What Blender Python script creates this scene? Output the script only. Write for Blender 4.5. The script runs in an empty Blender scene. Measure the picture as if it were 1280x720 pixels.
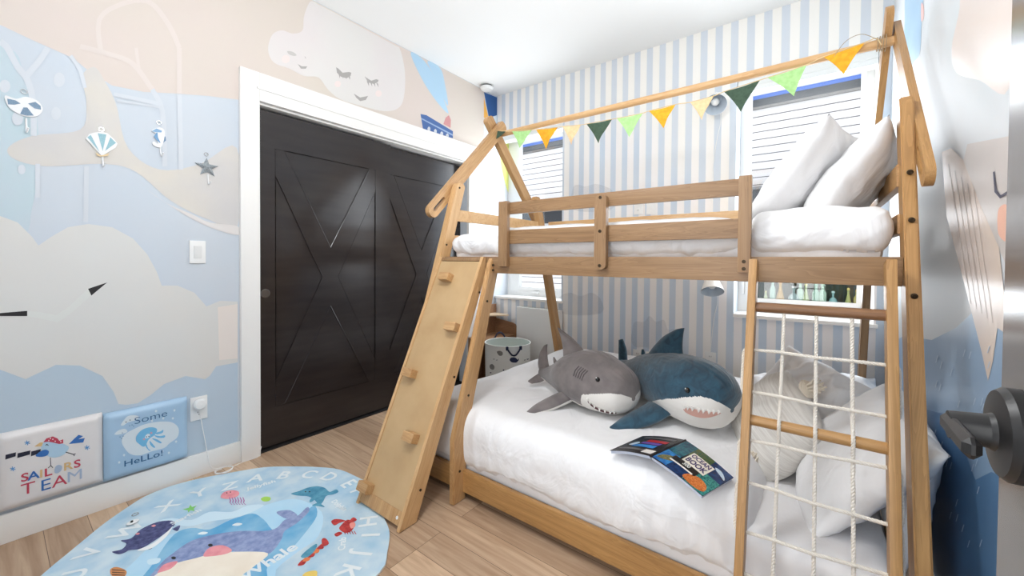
import bpy, bmesh, math, random
from mathutils import Vector, Matrix, noise
from mathutils.geometry import tessellate_polygon
random.seed(7)
S = bpy.context.scene
COL = S.collection
PI = math.pi
# ------------------------------------------------------------------ camera, light, exposure
FPX, CXP, CYP = 496.3283, 640.6, 333.8634
yaw, pitch, roll = 0.649204, -0.0165242, 0.0075364
CAM = Vector((2.6, 0.0, 1.16))
_r = Vector((math.cos(yaw), math.sin(yaw), 0)); _f = Vector((-math.sin(yaw), math.cos(yaw), 0)); _u = Vector((0, 0, 1))
_f2 = math.cos(pitch)*_f + math.sin(pitch)*_u; _u2 = -math.sin(pitch)*_f + math.cos(pitch)*_u
RR = math.cos(roll)*_r + math.sin(roll)*_u2; UU = -math.sin(roll)*_r + math.cos(roll)*_u2; FF = _f2
cd = bpy.data.cameras.new('camera'); cam = bpy.data.objects.new('camera', cd); COL.objects.link(cam)
M = Matrix((RR, UU, -FF)).transposed().to_4x4(); M.translation = CAM; cam.matrix_world = M
cd.sensor_width = 36; cd.lens = FPX/1280*36
cd.shift_x = (640-CXP)/1280; cd.shift_y = (CYP-360)/1280
cd.clip_start = 0.03; cd.clip_end = 200
S.camera = cam
S.view_settings.view_transform = 'Standard'; S.view_settings.look = 'None'
S.view_settings.gamma = 1; S.view_settings.use_curve_mapping = False
S.view_settings.exposure = 0.15
W = bpy.data.worlds.new('sky'); S.world = W; W.use_nodes = True
bg = W.node_tree.nodes['Background']; bg.inputs[0].default_value = (0.86, 0.93, 1.0, 1); bg.inputs[1].default_value = 1.75

def lamp(name, kind, loc, energy, size, col=(1, 1, 1), rot=(0, 0, 0), sy=None):
    l = bpy.data.lights.new(name, kind); l.energy = energy; l.color = col
    if kind == 'AREA':
        l.size = size
        if sy: l.shape = 'RECTANGLE'; l.size_y = sy
    else: l.shadow_soft_size = size
    o = bpy.data.objects.new(name, l); COL.objects.link(o); o.location = loc; o.rotation_euler = rot
    return o
LAMPS = [(1.74, 0.62, 2.18, 60)]
# daylight falling through the two windows
lamp('daylight_window', 'AREA', (0.45, 3.325, 1.62), 16, 0.6, (0.9, 0.95, 1), (-PI/2, 0, 0), 1.4)
lamp('daylight_window', 'AREA', (2.52, 3.325, 1.62), 16, 0.55, (0.9, 0.95, 1), (-PI/2, 0, 0), 1.4)

lamp('front_fill_light', 'AREA', (2.33, -1.25, 1.35), 17, 0.8, (1, 0.99, 0.97), (PI/2, 0, 0), 1.9)  # added fill lamp behind the viewpoint, brightens bed front and back wall

# ------------------------------------------------------------------ helpers
def at(ax, val, px, py):
    d = FF + (px-CXP)/FPX*RR - (py-CYP)/FPX*UU
    t = (val-CAM[ax])/d[ax]
    return CAM + t*d
def lin(c):
    c = c/255.0
    return c/12.92 if c <= 0.04045 else ((c+0.055)/1.055)**2.4
def rgb(*c): return (lin(c[0]), lin(c[1]), lin(c[2]), 1)
PM = {}
def empty(name, loc, rz=0):
    o = bpy.data.objects.new(name, None); COL.objects.link(o); o.empty_display_size = .05
    m = Matrix.Translation(loc) @ Matrix.Rotation(rz, 4, 'Z'); o.matrix_basis = m; PM[o] = m
    return o
def tag(o, label=None, cat=None, group=None, kind=None):
    if label: o['label'] = label
    if cat: o['category'] = cat
    if group: o['group'] = group
    if kind: o['kind'] = kind
    return o
def thing(name, loc, label, cat, group=None): return tag(empty(name, loc), label, cat, group)

class B:
    def __init__(s): s.bm = bmesh.new()
    def faces(s, vs, fs, m=0, smooth=False):
        bv = [s.bm.verts.new(v) for v in vs]
        for f in fs:
            try:
                fc = s.bm.faces.new([bv[i] for i in f]); fc.material_index = m; fc.smooth = smooth
            except ValueError: pass
        return bv
    def box(s, c, sz, R=None, bev=0.0, m=0, seg=2):
        b2 = bmesh.new(); bmesh.ops.create_cube(b2, size=1)
        bmesh.ops.scale(b2, vec=sz, verts=b2.verts)
        if bev: bmesh.ops.bevel(b2, geom=b2.edges[:], offset=bev, segments=seg, affect='EDGES', profile=.7)
        T = Matrix.Translation(c)
        if R is not None: T = T @ R.to_4x4()
        s.merge(b2, T, m)
    def bx(s, a, b, bev=0.0, m=0, seg=2):
        a = Vector(a); b = Vector(b)
        s.box((a+b)/2, [abs(b[i]-a[i]) for i in range(3)], None, bev, m, seg)
    def merge(s, b2, T=Matrix(), m=None):
        vm = {}
        for v in b2.verts: vm[v] = s.bm.verts.new(T @ v.co)
        for f in b2.faces:
            try:
                nf = s.bm.faces.new([vm[v] for v in f.verts]); nf.material_index = f.material_index if m is None else m; nf.smooth = f.smooth
            except ValueError: pass
        b2.free()
    def loft(s, secs, n=24, m=0, cap=True, matf=None, power=1.0):
        rings = []
        for (C, A, Bv) in secs:
            C = Vector(C); A = Vector(A); Bv = Vector(Bv); r = []
            for i in range(n):
                a = 2*PI*i/n; ca = math.cos(a); sa = math.sin(a)
                if power != 1.0:
                    ca = math.copysign(abs(ca)**power, ca); sa = math.copysign(abs(sa)**power, sa)
                r.append(s.bm.verts.new(C+A*ca+Bv*sa))
            rings.append(r)
        for j in range(len(rings)-1):
            for i in range(n):
                f = s.bm.faces.new((rings[j][i], rings[j][(i+1) % n], rings[j+1][(i+1) % n], rings[j+1][i]))
                f.smooth = True; f.material_index = m if matf is None else matf(j, i)
        if cap:
            for r, jj in ((rings[0][::-1], 0), (rings[-1], len(rings)-2)):
                f = s.bm.faces.new(r); f.material_index = m if matf is None else matf(jj, 0); f.smooth = True
        return rings
    def tube(s, pts, r, n=8, m=0, closed=False):
        pts = [Vector(p) for p in pts]; N = len(pts); secs = []
        up = None
        for i, p in enumerate(pts):
            a = pts[(i-1) % N] if (closed or i > 0) else p; b = pts[(i+1) % N] if (closed or i < N-1) else p
            t = (b-a).normalized()
            if up is None:
                up = Vector((0, 0, 1)) if abs(t.z) < .9 else Vector((1, 0, 0))
            x = t.cross(up).normalized(); up = x.cross(t).normalized()
            rr = r[i] if isinstance(r, (list, tuple)) else r
            secs.append((p, x*rr, up*rr))
        if closed: secs.append(secs[0])
        s.loft(secs, n, m, cap=not closed)
    def cyl(s, p0, p1, r, n=24, m=0, r2=None):
        p0 = Vector(p0); p1 = Vector(p1); t = (p1-p0).normalized()
        u = Vector((0, 0, 1)) if abs(t.z) < .9 else Vector((1, 0, 0))
        x = t.cross(u).normalized(); y = x.cross(t)
        r2 = r if r2 is None else r2
        rings = s.loft([(p0, x*r, y*r), (p1, x*r2, y*r2)], n, m)
        for v in rings[0]:
            for f in v.link_faces:
                if len(f.verts) > 4: f.smooth = False
        for v in rings[1]:
            for f in v.link_faces:
                if len(f.verts) > 4: f.smooth = False
    def lathe(s, prof, n=32, m=0, T=Matrix(), mf=None):
        rings = []
        for (r, z) in prof:
            rings.append([s.bm.verts.new(T @ Vector((r*math.cos(2*PI*i/n), r*math.sin(2*PI*i/n), z))) for i in range(n)])
        for j in range(len(rings)-1):
            for i in range(n):
                f = s.bm.faces.new((rings[j][i], rings[j][(i+1) % n], rings[j+1][(i+1) % n], rings[j+1][i])); f.smooth = True
                f.material_index = m if mf is None else mf(j)
        for r, jj in ((rings[0][::-1], 0), (rings[-1], len(rings)-2)):
            f = s.bm.faces.new(r); f.material_index = m if mf is None else mf(jj)
    def ball(s, c, r, m=0, u=20, v=12, sc=(1, 1, 1)):
        b2 = bmesh.new(); bmesh.ops.create_uvsphere(b2, u_segments=u, v_segments=v, radius=r)
        for f in b2.faces: f.smooth = True
        s.merge(b2, Matrix.Translation(c) @ Matrix.Diagonal((*sc, 1)), m)
    def poly(s, pts3, m=0, flip=False):
        vs = [s.bm.verts.new(p) for p in pts3]
        for t in tessellate_polygon([[Vector(p) for p in pts3]]):
            try:
                f = s.bm.faces.new([vs[i] for i in t]); f.material_index = m
            except ValueError: pass
    def plate(s, outer, holes, fn, d0, d1, m=0, holebottom=None):
        """slab with holes: 2D loops mapped by fn(u,v,d); front at d1, back at d0"""
        loops = [outer]+holes
        flat = [p for l in loops for p in l]
        tri = tessellate_polygon([[Vector((p[0], p[1], 0)) for p in l] for l in loops])
        for d in (d0, d1):
            vs = [s.bm.verts.new(fn(p[0], p[1], d)) for p in flat]
            for t in tri:
                try: s.bm.faces.new([vs[i] for i in t]).material_index = m
                except ValueError: pass
        for l in loops:
            a = [s.bm.verts.new(fn(p[0], p[1], d0)) for p in l]; b = [s.bm.verts.new(fn(p[0], p[1], d1)) for p in l]
            for i in range(len(l)):
                j = (i+1) % len(l)
                s.bm.faces.new((a[i], a[j], b[j], b[i])).material_index = m
    def text(s, body, T, size, m=0, depth=0.0, bold=0.0):
        cu = bpy.data.curves.new('t', 'FONT'); cu.body = body; cu.size = size; cu.align_x = 'CENTER'; cu.align_y = 'CENTER'
        cu.extrude = depth; cu.offset = bold; cu.resolution_u = 4
        o = bpy.data.objects.new('t', cu); COL.objects.link(o)
        me = o.to_mesh(); b2 = bmesh.new(); b2.from_mesh(me); o.to_mesh_clear()
        bpy.data.objects.remove(o); bpy.data.curves.remove(cu)
        s.merge(b2, T, m)
    def obj(s, name, mats, parent=None, Mx=None, sharp=35, recalc=True, smooth=False):
        if recalc: bmesh.ops.recalc_face_normals(s.bm, faces=s.bm.faces[:])
        me = bpy.data.meshes.new(name); s.bm.to_mesh(me); s.bm.free()
        for mt in (mats if isinstance(mats, (list, tuple)) else [mats]): me.materials.append(mt)
        if smooth: me.shade_smooth()
        try: me.set_sharp_from_angle(angle=math.radians(sharp))
        except Exception: pass
        o = bpy.data.objects.new(name, me); COL.objects.link(o)
        Mx = Mx if Mx is not None else Matrix()
        PM[o] = Mx
        if parent is not None:
            o.parent = parent; o.matrix_parent_inverse = Matrix(); o.matrix_basis = PM[parent].inverted() @ Mx
        else: o.matrix_basis = Mx
        return o
def frame(p, X, Y):
    X = Vector(X).normalized(); Y = Vector(Y); Y = (Y - X*Y.dot(X)).normalized(); Z = X.cross(Y)
    m = Matrix((X, Y, Z)).transposed().to_4x4(); m.translation = Vector(p); return m
def beam(name, p0, p1, wdir, w, t, mat, parent, bev=.004):
    p0 = Vector(p0); p1 = Vector(p1); L = (p1-p0).length
    Mx = frame((p0+p1)/2, p1-p0, wdir)
    b = B(); b.box((0, 0, 0), (L, w, t), None, bev)
    return b.obj(name, mat, parent, Mx)
def spline(pts, k=6, closed=True):
    out = []; N = len(pts); P = [Vector(p) for p in pts]
    rng = range(N) if closed else range(N-1)
    for i in rng:
        p0 = P[(i-1) % N] if closed or i > 0 else P[i]; p1 = P[i]; p2 = P[(i+1) % N]; p3 = P[(i+2) % N] if closed or i < N-2 else p2
        for j in range(k):
            t = j/k
            out.append(.5*((2*p1)+(-p0+p2)*t+(2*p0-5*p1+4*p2-p3)*t*t+(-p0+3*p1-3*p2+p3)*t**3))
    if not closed: out.append(P[-1])
    return out

# ------------------------------------------------------------------ materials
def mat(name, col, rough=.5, metal=0, bump=None, **kw):
    m = bpy.data.materials.new(name); m.use_nodes = True; nt = m.node_tree; p = nt.nodes['Principled BSDF']
    p.inputs['Base Color'].default_value = col if len(col) == 4 else rgb(*col)
    p.inputs['Roughness'].default_value = rough; p.inputs['Metallic'].default_value = metal
    for k, v in kw.items(): p.inputs[k.replace('_', ' ')].default_value = v
    if bump:
        sc, st = bump
        n = nt.nodes.new('ShaderNodeTexNoise'); n.inputs['Scale'].default_value = sc; n.inputs['Detail'].default_value = 4
        tc = nt.nodes.new('ShaderNodeTexCoord'); nt.links.new(tc.outputs['Object'], n.inputs['Vector'])
        b = nt.nodes.new('ShaderNodeBump'); b.inputs['Strength'].default_value = st; b.inputs['Distance'].default_value = .004
        nt.links.new(n.outputs['Fac'], b.inputs['Height']); nt.links.new(b.outputs['Normal'], p.inputs['Normal'])
    return m
def noisy(name, c1, c2, scale=(8, 8, 8), rough=.6, detail=5, lo=.35, hi=.65, bump=0.0, dist=.003, distortion=0, **kw):
    m = mat(name, c1, rough, **kw); nt = m.node_tree; p = nt.nodes['Principled BSDF']
    tc = nt.nodes.new('ShaderNodeTexCoord'); mp = nt.nodes.new('ShaderNodeMapping'); mp.inputs['Scale'].default_value = scale
    n = nt.nodes.new('ShaderNodeTexNoise'); n.inputs['Scale'].default_value = 1; n.inputs['Detail'].default_value = detail; n.inputs['Distortion'].default_value = distortion
    cr = nt.nodes.new('ShaderNodeValToRGB'); cr.color_ramp.elements[0].position = lo; cr.color_ramp.elements[1].position = hi
    cr.color_ramp.elements[0].color = rgb(*c1); cr.color_ramp.elements[1].color = rgb(*c2)
    nt.links.new(tc.outputs['Object'], mp.inputs[0]); nt.links.new(mp.outputs[0], n.inputs['Vector'])
    nt.links.new(n.outputs['Fac'], cr.inputs[0]); nt.links.new(cr.outputs[0], p.inputs['Base Color'])
    if bump:
        b = nt.nodes.new('ShaderNodeBump'); b.inputs['Strength'].default_value = bump; b.inputs['Distance'].default_value = dist
        nt.links.new(n.outputs['Fac'], b.inputs['Height']); nt.links.new(b.outputs['Normal'], p.inputs['Normal'])
    return m
def wood(name, c1, c2, rough=.42, sc=1.0):
    m = mat(name, c1, rough); nt = m.node_tree; p = nt.nodes['Principled BSDF']
    tc = nt.nodes.new('ShaderNodeTexCoord'); oi = nt.nodes.new('ShaderNodeObjectInfo')
    mp = nt.nodes.new('ShaderNodeMapping'); mp.inputs['Scale'].default_value = (1.6*sc, 22*sc, 22*sc)
    add = nt.nodes.new('ShaderNodeVectorMath'); add.operation = 'ADD'
    mul = nt.nodes.new('ShaderNodeMath'); mul.operation = 'MULTIPLY'; mul.inputs[1].default_value = 37
    nt.links.new(oi.outputs['Random'], mul.inputs[0]); nt.links.new(tc.outputs['Object'], mp.inputs[0])
    nt.links.new(mp.outputs[0], add.inputs[0]); nt.links.new(mul.outputs[0], add.inputs[1])
    n = nt.nodes.new('ShaderNodeTexNoise'); n.inputs['Scale'].default_value = 1; n.inputs['Detail'].default_value = 3; n.inputs['Distortion'].default_value = 1.2
    nt.links.new(add.outputs[0], n.inputs['Vector'])
    wv = nt.nodes.new('ShaderNodeMath'); wv.operation = 'MULTIPLY'; wv.inputs[1].default_value = 9
    sn = nt.nodes.new('ShaderNodeMath'); sn.operation = 'FRACT'
    nt.links.new(n.outputs['Fac'], wv.inputs[0]); nt.links.new(wv.outputs[0], sn.inputs[0])
    mx = nt.nodes.new('ShaderNodeMath'); mx.operation = 'MULTIPLY_ADD'; mx.inputs[1].default_value = .38
    nt.links.new(sn.outputs[0], mx.inputs[0]); nt.links.new(n.outputs['Fac'], mx.inputs[2])
    cr = nt.nodes.new('ShaderNodeValToRGB'); cr.color_ramp.elements[0].position = .35; cr.color_ramp.elements[1].position = 1.0
    cr.color_ramp.elements[0].color = rgb(*c1); cr.color_ramp.elements[1].color = rgb(*c2)
    nt.links.new(mx.outputs[0], cr.inputs[0]); nt.links.new(cr.outputs[0], p.inputs['Base Color'])
    return m
M_wood = wood('pine_wood', (204, 164, 116), (176, 132, 84))
M_woodn = wood('honey_wood', (188, 144, 90), (158, 116, 68))
M_woodb = wood('brown_wood', (158, 124, 88), (130, 98, 66))
M_woodl = wood('light_wood', (216, 178, 130), (196, 152, 102))
M_rung = wood('rung_wood', (142, 102, 68), (110, 74, 46))
M_ply = noisy('plywood_panel', (200, 168, 124), (184, 150, 106), (6, 6, 3), .45, lo=.3, hi=.8)
M_white = mat('white_trim', (240, 238, 234), .4)
M_wplast = mat('white_plastic', (238, 238, 236), .3)
M_ceil = mat('ceiling_paint', (244, 244, 242), .9)
M_black = noisy('espresso_door', (46, 41, 40), (40, 35, 35), (3, 3, 20), .2)
M_dark = mat('dark_gap', (18, 16, 16), .7)
M_handle = mat('graphite_metal', (36, 35, 35), .4, .2)
M_leaf = mat('grey_satin_door', (92, 86, 84), .22)
M_screw = mat('dark_bolt', (70, 56, 40), .4, .7)
M_steel = mat('steel', (190, 190, 190), .25, 1)
M_rope = mat('cotton_rope', (222, 214, 202), .9, bump=(300, .3))
M_linen = mat('white_bedding', (238, 237, 237), .85)
def creases(m, scs):
    nt = m.node_tree; p = nt.nodes['Principled BSDF']; tc = nt.nodes.new('ShaderNodeTexCoord'); prev = None
    for (sc, dist, st, D) in scs:
        mp = nt.nodes.new('ShaderNodeMapping'); mp.inputs['Scale'].default_value = sc; nt.links.new(tc.outputs['Object'], mp.inputs[0])
        n = nt.nodes.new('ShaderNodeTexNoise'); n.inputs['Scale'].default_value = 1; n.inputs['Detail'].default_value = 3; n.inputs['Distortion'].default_value = dist
        nt.links.new(mp.outputs[0], n.inputs['Vector'])
        b = nt.nodes.new('ShaderNodeBump'); b.inputs['Strength'].default_value = st; b.inputs['Distance'].default_value = D
        nt.links.new(n.outputs['Fac'], b.inputs['Height'])
        if prev: nt.links.new(prev.outputs['Normal'], b.inputs['Normal'])
        prev = b
    nt.links.new(prev.outputs['Normal'], p.inputs['Normal'])
creases(M_linen, [((5, 2.6, 5), 1.8, .45, .03), ((17, 6, 12), 1.4, .16, .012)])
M_sheet = mat('white_sheet', (234, 232, 232), .85, bump=(60, .3))
M_gauze = noisy('gauze_cotton', (228, 224, 217), (206, 200, 192), (9, 150, 9), .9, bump=.5, dist=.004)
M_fringe = mat('cream_fringe', (214, 202, 184), .95)
M_gray = noisy('grey_plush', (124, 116, 114), (104, 97, 96), (14, 14, 14), .85, bump=.3, Sheen_Weight=.3)
M_graydk = mat('gill_grey', (76, 70, 70), .9)
M_wplush = mat('white_plush', (226, 222, 216), .9, bump=(120, .3))
M_blue = noisy('teal_plush', (18, 50, 68), (42, 84, 104), (22, 9, 22), .75, bump=.5, dist=.006, distortion=1.5, Sheen_Weight=.35, lo=.3, hi=.72)
M_pink = mat('pink_felt', (206, 160, 146), .9)
M_maroon = mat('maroon_felt', (96, 62, 66), .9)
M_eye = mat('black_eye', (10, 10, 12), .08)
M_cord = mat('white_cable', (240, 240, 238), .4)
M_navy = mat('navy_webbing', (30, 38, 64), .8)
glass = bpy.data.materials.new('window_glass'); glass.use_nodes = True
nt = glass.node_tree; nt.nodes.clear(); o_ = nt.nodes.new('ShaderNodeOutputMaterial'); mx_ = nt.nodes.new('ShaderNodeMixShader')
t_ = nt.nodes.new('ShaderNodeBsdfTransparent'); g_ = nt.nodes.new('ShaderNodeBsdfGlossy'); g_.inputs['Roughness'].default_value = .02
mx_.inputs[0].default_value = .05; nt.links.new(t_.outputs[0], mx_.inputs[1]); nt.links.new(g_.outputs[0], mx_.inputs[2]); nt.links.new(mx_.outputs[0], o_.inputs[0])
_flat = {}
def flat(r, g, b, rough=.6):
    k = (r, g, b, rough)
    if k not in _flat: _flat[k] = mat('paint_%d_%d_%d' % (r, g, b), (r, g, b), rough)
    return _flat[k]
def veil(name, col, a):
    m = bpy.data.materials.new(name); m.use_nodes = True; nt = m.node_tree; p = nt.nodes['Principled BSDF']
    p.inputs['Base Color'].default_value = rgb(*col); p.inputs['Roughness'].default_value = .6; p.inputs['Alpha'].default_value = a
    return m

# floor: oak planks running along X
def plank_mat():
    m = mat('oak_planks', (200, 165, 125), .38); nt = m.node_tree; p = nt.nodes['Principled BSDF']; N = nt.nodes.new; L = nt.links.new
    tc = N('ShaderNodeTexCoord'); br = N('ShaderNodeTexBrick')
    br.inputs['Scale'].default_value = 1; br.inputs['Brick Width'].default_value = 1.35; br.inputs['Row Height'].default_value = .128
    br.inputs['Mortar Size'].default_value = .0012; br.inputs['Mortar Smooth'].default_value = .3; br.offset = .37; br.offset_frequency = 3
    br.inputs['Color1'].default_value = (0, 0, 0, 1); br.inputs['Color2'].default_value = (1, 1, 1, 1); br.inputs['Mortar'].default_value = (.5, .5, .5, 1)
    L(tc.outputs['Object'], br.inputs['Vector'])
    mp = N('ShaderNodeMapping'); mp.inputs['Scale'].default_value = (2.2, 26, 1); L(tc.outputs['Object'], mp.inputs[0])
    off = N('ShaderNodeVectorMath'); off.operation = 'MULTIPLY_ADD'; off.inputs[1].default_value = (23, 11, 7); L(br.outputs['Color'], off.inputs[0]); L(mp.outputs[0], off.inputs[2])
    n = N('ShaderNodeTexNoise'); n.inputs['Scale'].default_value = 1; n.inputs['Detail'].default_value = 6; n.inputs['Distortion'].default_value = 1.6; L(off.outputs[0], n.inputs['Vector'])
    r1 = N('ShaderNodeValToRGB'); e = r1.color_ramp.elements; e[0].position = .28; e[0].color = rgb(184, 155, 128); e[1].position = .7; e[1].color = rgb(222, 198, 172); L(n.outputs['Fac'], r1.inputs[0])
    r2 = N('ShaderNodeValToRGB'); e = r2.color_ramp.elements; e[0].position = 0; e[0].color = rgb(206, 196, 188); e[1].position = 1; e[1].color = rgb(255, 250, 244); L(br.outputs['Color'], r2.inputs[0])
    mu = N('ShaderNodeMix'); mu.data_type = 'RGBA'; mu.blend_type = 'MULTIPLY'; mu.inputs['Factor'].default_value = 1; L(r1.outputs[0], mu.inputs['A']); L(r2.outputs[0], mu.inputs['B'])
    mo = N('ShaderNodeMix'); mo.data_type = 'RGBA'; mo.inputs['B'].default_value = rgb(96, 74, 56); L(br.outputs['Fac'], mo.inputs['Factor']); L(mu.outputs['Result'], mo.inputs['A'])
    L(mo.outputs['Result'], p.inputs['Base Color'])
    return m
def stripe_mat():
    m = mat('striped_wallpaper', (220, 220, 220), .65); nt = m.node_tree; p = nt.nodes['Principled BSDF']; N = nt.nodes.new; L = nt.links.new
    tc = N('ShaderNodeTexCoord'); sp = N('ShaderNodeSeparateXYZ'); L(tc.outputs['Object'], sp.inputs[0])
    a = N('ShaderNodeMath'); a.operation = 'MULTIPLY_ADD'; a.inputs[1].default_value = 1/.0977; a.inputs[2].default_value = -1.235/.0977+40; L(sp.outputs['X'], a.inputs[0])
    f = N('ShaderNodeMath'); f.operation = 'FRACT'; L(a.outputs[0], f.inputs[0])
    c = N('ShaderNodeMath'); c.operation = 'LESS_THAN'; c.inputs[1].default_value = .47; L(f.outputs[0], c.inputs[0])
    n = N('ShaderNodeTexNoise'); n.inputs['Scale'].default_value = 1.1; L(tc.outputs['Object'], n.inputs['Vector'])
    r1 = N('ShaderNodeValToRGB'); e = r1.color_ramp.elements; e[0].color = rgb(211, 217, 224); e[1].color = rgb(198, 211, 225); e[0].position = .4; e[1].position = .6; L(n.outputs['Fac'], r1.inputs[0])
    r2 = N('ShaderNodeValToRGB'); e = r2.color_ramp.elements; e[0].color = rgb(242, 239, 233); e[1].color = rgb(241, 238, 238); e[0].position = .4; e[1].position = .6; L(n.outputs['Fac'], r2.inputs[0])
    mu = N('ShaderNodeMix'); mu.data_type = 'RGBA'; L(c.outputs[0], mu.inputs['Factor']); L(r2.outputs[0], mu.inputs['A']); L(r1.outputs[0], mu.inputs['B'])
    L(mu.outputs['Result'], p.inputs['Base Color'])
    return m
M_floor = plank_mat(); M_stripe = stripe_mat()

# ------------------------------------------------------------------ setting
H = 2.83; YB = 3.142; XW = 2.94; Y0 = -.35
b = B(); b.bx((0, Y0, -.08), (XW, YB, 0)); tag(b.obj('floor', M_floor), kind='structure')
b = B(); b.bx((-.1, Y0-.1, H), (XW+.1, YB+.25, H+.1)); tag(b.obj('ceiling', M_ceil), kind='structure')

# left wall with painted mural (slab notched for the closet)
DY0, DY1, DZ = .953, 2.712, 2.074
def LW(u, v, d): return Vector((d, u, v))
b = B()
b.plate([(Y0, 0), (DY0, 0), (DY0, DZ), (DY1, DZ), (DY1, 0), (3.39, 0), (3.39, H), (Y0, H)], [], LW, -.14, 0, 0)
muralmats = [noisy('mural_sky', (199, 208, 217), (205, 209, 214), (1.3, 1.3, 1.3), .6)]
def deco(bb, mats, fnp, pts, m, layer, smooth=True, k=5):
    deco.i = (deco.i+1) % 17; layer = layer+deco.i*.017
    if m not in mats: mats.append(m)
    P = [fnp(x, y) for x, y in pts]
    if smooth: P = spline(P, k)
    n = deco.n; bb.poly([p+n*(.0006*layer) for p in P], mats.index(m))
def onL(x, y): return at(0, 0, x, y)
deco.n = Vector((1, 0, 0)); deco.i = 0
M_peach = noisy('mural_peach', (216, 203, 195), (214, 205, 193), (1.2, 1.2, 1.2), .6)
M_peach2 = noisy('mural_blush', (232, 210, 206), (236, 222, 206), (1.6, 1.6, 1.6), .6)
M_sand = noisy('mural_sand', (205, 202, 200), (214, 208, 198), (3, 3, 3), .6)
M_cloud = noisy('mural_cloud', (216, 216, 213), (218, 214, 208), (1.6, 1.6, 1.6), .6)
M_cloud2 = noisy('mural_pale_cloud', (222, 219, 215), (222, 214, 213), (1.6, 1.6, 1.6), .6)
M_wave = noisy('mural_wave', (184, 202, 216), (190, 204, 216), (2, 2, 2), .6)
M_aqua = noisy('mural_aqua', (188, 208, 214), (194, 206, 215), (3, 3, 3), .6)
M_line = mat('mural_chalk', (208, 213, 219), .6); M_line2 = mat('mural_chalk_warm', (220, 209, 202), .6)
# peach sky: everything above the wavy line (wall coordinates y,z)
edge = [onL(x, y) for x, y in [(0, 31), (40, 50), (90, 72), (110, 88), (140, 107), (180, 115), (220, 117), (260, 120), (300, 125)]]
zc = 2.826
# upper region polygon, closing along the wall top to the back corner
pl_ = [Vector((.0006, Y0, edge[0].z+.02))]+[Vector((.0006, p.y, p.z)) for p in edge]+[Vector((.0006, .86, 2.2)), Vector((.0006, .86, 2.237)), Vector((.0006, 2.96, 2.237)), Vector((.0006, 2.96, zc)), Vector((.0006, Y0, zc))]
muralmats.append(M_peach); b.poly(pl_, 1)
L_ = lambda pts, m, lay, smooth=True, k=5: deco(b, muralmats, onL, pts, m, lay, smooth, k)
# teal patch at far left, giraffe-like sandy neck and body
L_([(-120, 60), (8, 60), (30, 95), (45, 140), (48, 200), (40, 260), (20, 300), (-120, 310)], M_aqua, 1)
L_([(103, 95), (118, 84), (130, 100), (145, 130), (160, 185), (200, 212), (250, 205), (296, 185), (297, 282), (262, 275), (215, 252), (170, 215), (130, 205), (60, 208), (20, 200), (10, 185), (40, 170), (100, 162), (108, 130)], M_sand, 2)
L_([(185, 238), (210, 255), (240, 268), (262, 278), (297, 283), (297, 294), (262, 284), (225, 265)], M_cloud2, 3)
# chalk outlines
def Lline(pts, w, m, lay, smooth=True):
    P = [Vector((x, y, 0)) for x, y in pts]
    if smooth: P = spline(P, 4, False)
    l = []; r = []
    for i, p in enumerate(P):
        t = (P[min(i+1, len(P)-1)]-P[max(i-1, 0)]).normalized(); n = Vector((-t.y, t.x, 0))
        l.append((p+n*w/2)[:2]); r.append((p-n*w/2)[:2])
    L_(l+r[::-1], m, lay, False)
Lline([(0, 52), (9, 60), (22, 84), (33, 98), (40, 120), (42, 150), (42, 170)], 8, M_line, 4)
Lline([(60, 60), (48, 78), (34, 94)], 8, M_line, 4.5)
Lline([(88, 70), (100, 88), (106, 110)], 5, M_line, 4)
Lline([(47, 205), (47, 247)], 6, M_line, 3.5); Lline([(108, 208), (107, 278)], 6, M_line, 3.5)
Lline([(142, 118), (200, 130)], 5, M_line, 4); Lline([(146, 126), (200, 134)], 3, M_line, 4.4)
Lline([(190, 112), (203, 140), (206, 208)], 6, M_line, 4); Lline([(224, 118), (226, 212)], 6, M_line, 4.8); Lline([(224, 60), (224, 117)], 6, M_line2, 3.9)
Lline([(100, 58), (130, 66), (160, 76), (175, 90), (190, 112)], 6, M_line2, 3)
Lline([(126, 66), (124, 25), (150, 6), (185, 2), (210, 30), (224, 60)], 6, M_line2, 3.4)
Lline([(170, 60), (174, 90)], 4, M_line2, 3.8)
for cx_, cy_, rx, ry in ((74, 100, 7, 9), (70, 142, 6, 8), (6, 108, 7, 8), (22, 148, 7, 9), (27, 212, 5, 6)):
    L_([(cx_+rx*math.cos(a*PI/4), cy_+ry*math.sin(a*PI/4)) for a in range(8)], M_line, 4.9)
# big cloud and the waves below
L_([(-230, 253), (-100, 262), (0, 270), (22, 278), (40, 296), (48, 307), (64, 296), (85, 284), (110, 280), (140, 284), (166, 298), (184, 318), (196, 340), (202, 357), (222, 357), (243, 366), (258, 383), (275, 376), (297, 377), (297, 453), (270, 458), (262, 470), (256, 474), (232, 470), (205, 480), (188, 494), (172, 504), (158, 506), (148, 505), (142, 490), (128, 470), (100, 457), (70, 456), (40, 470), (32, 474), (0, 462), (-230, 485)], M_cloud, 2, False)
L_([(-230, 485), (0, 462), (32, 474), (40, 470), (70, 456), (100, 457), (128, 470), (142, 490), (148, 505), (172, 504), (188, 494), (205, 480), (232, 470), (256, 474), (262, 470), (270, 458), (297, 453), (297, 552), (140, 597), (0, 637), (-230, 716)], M_wave, 1, False)
L_([(272, 384), (297, 380), (297, 448), (274, 450)], mat('mural_pale_peach', (232, 222, 214), .6), 3, False)
M_ink = flat(30, 28, 30)
L_([(-20, 393), (34, 388.5), (34, 395), (-20, 395)], M_ink, 3, False)
L_([(110, 361), (134, 353), (114, 369.5)], M_ink, 3, False)
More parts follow.
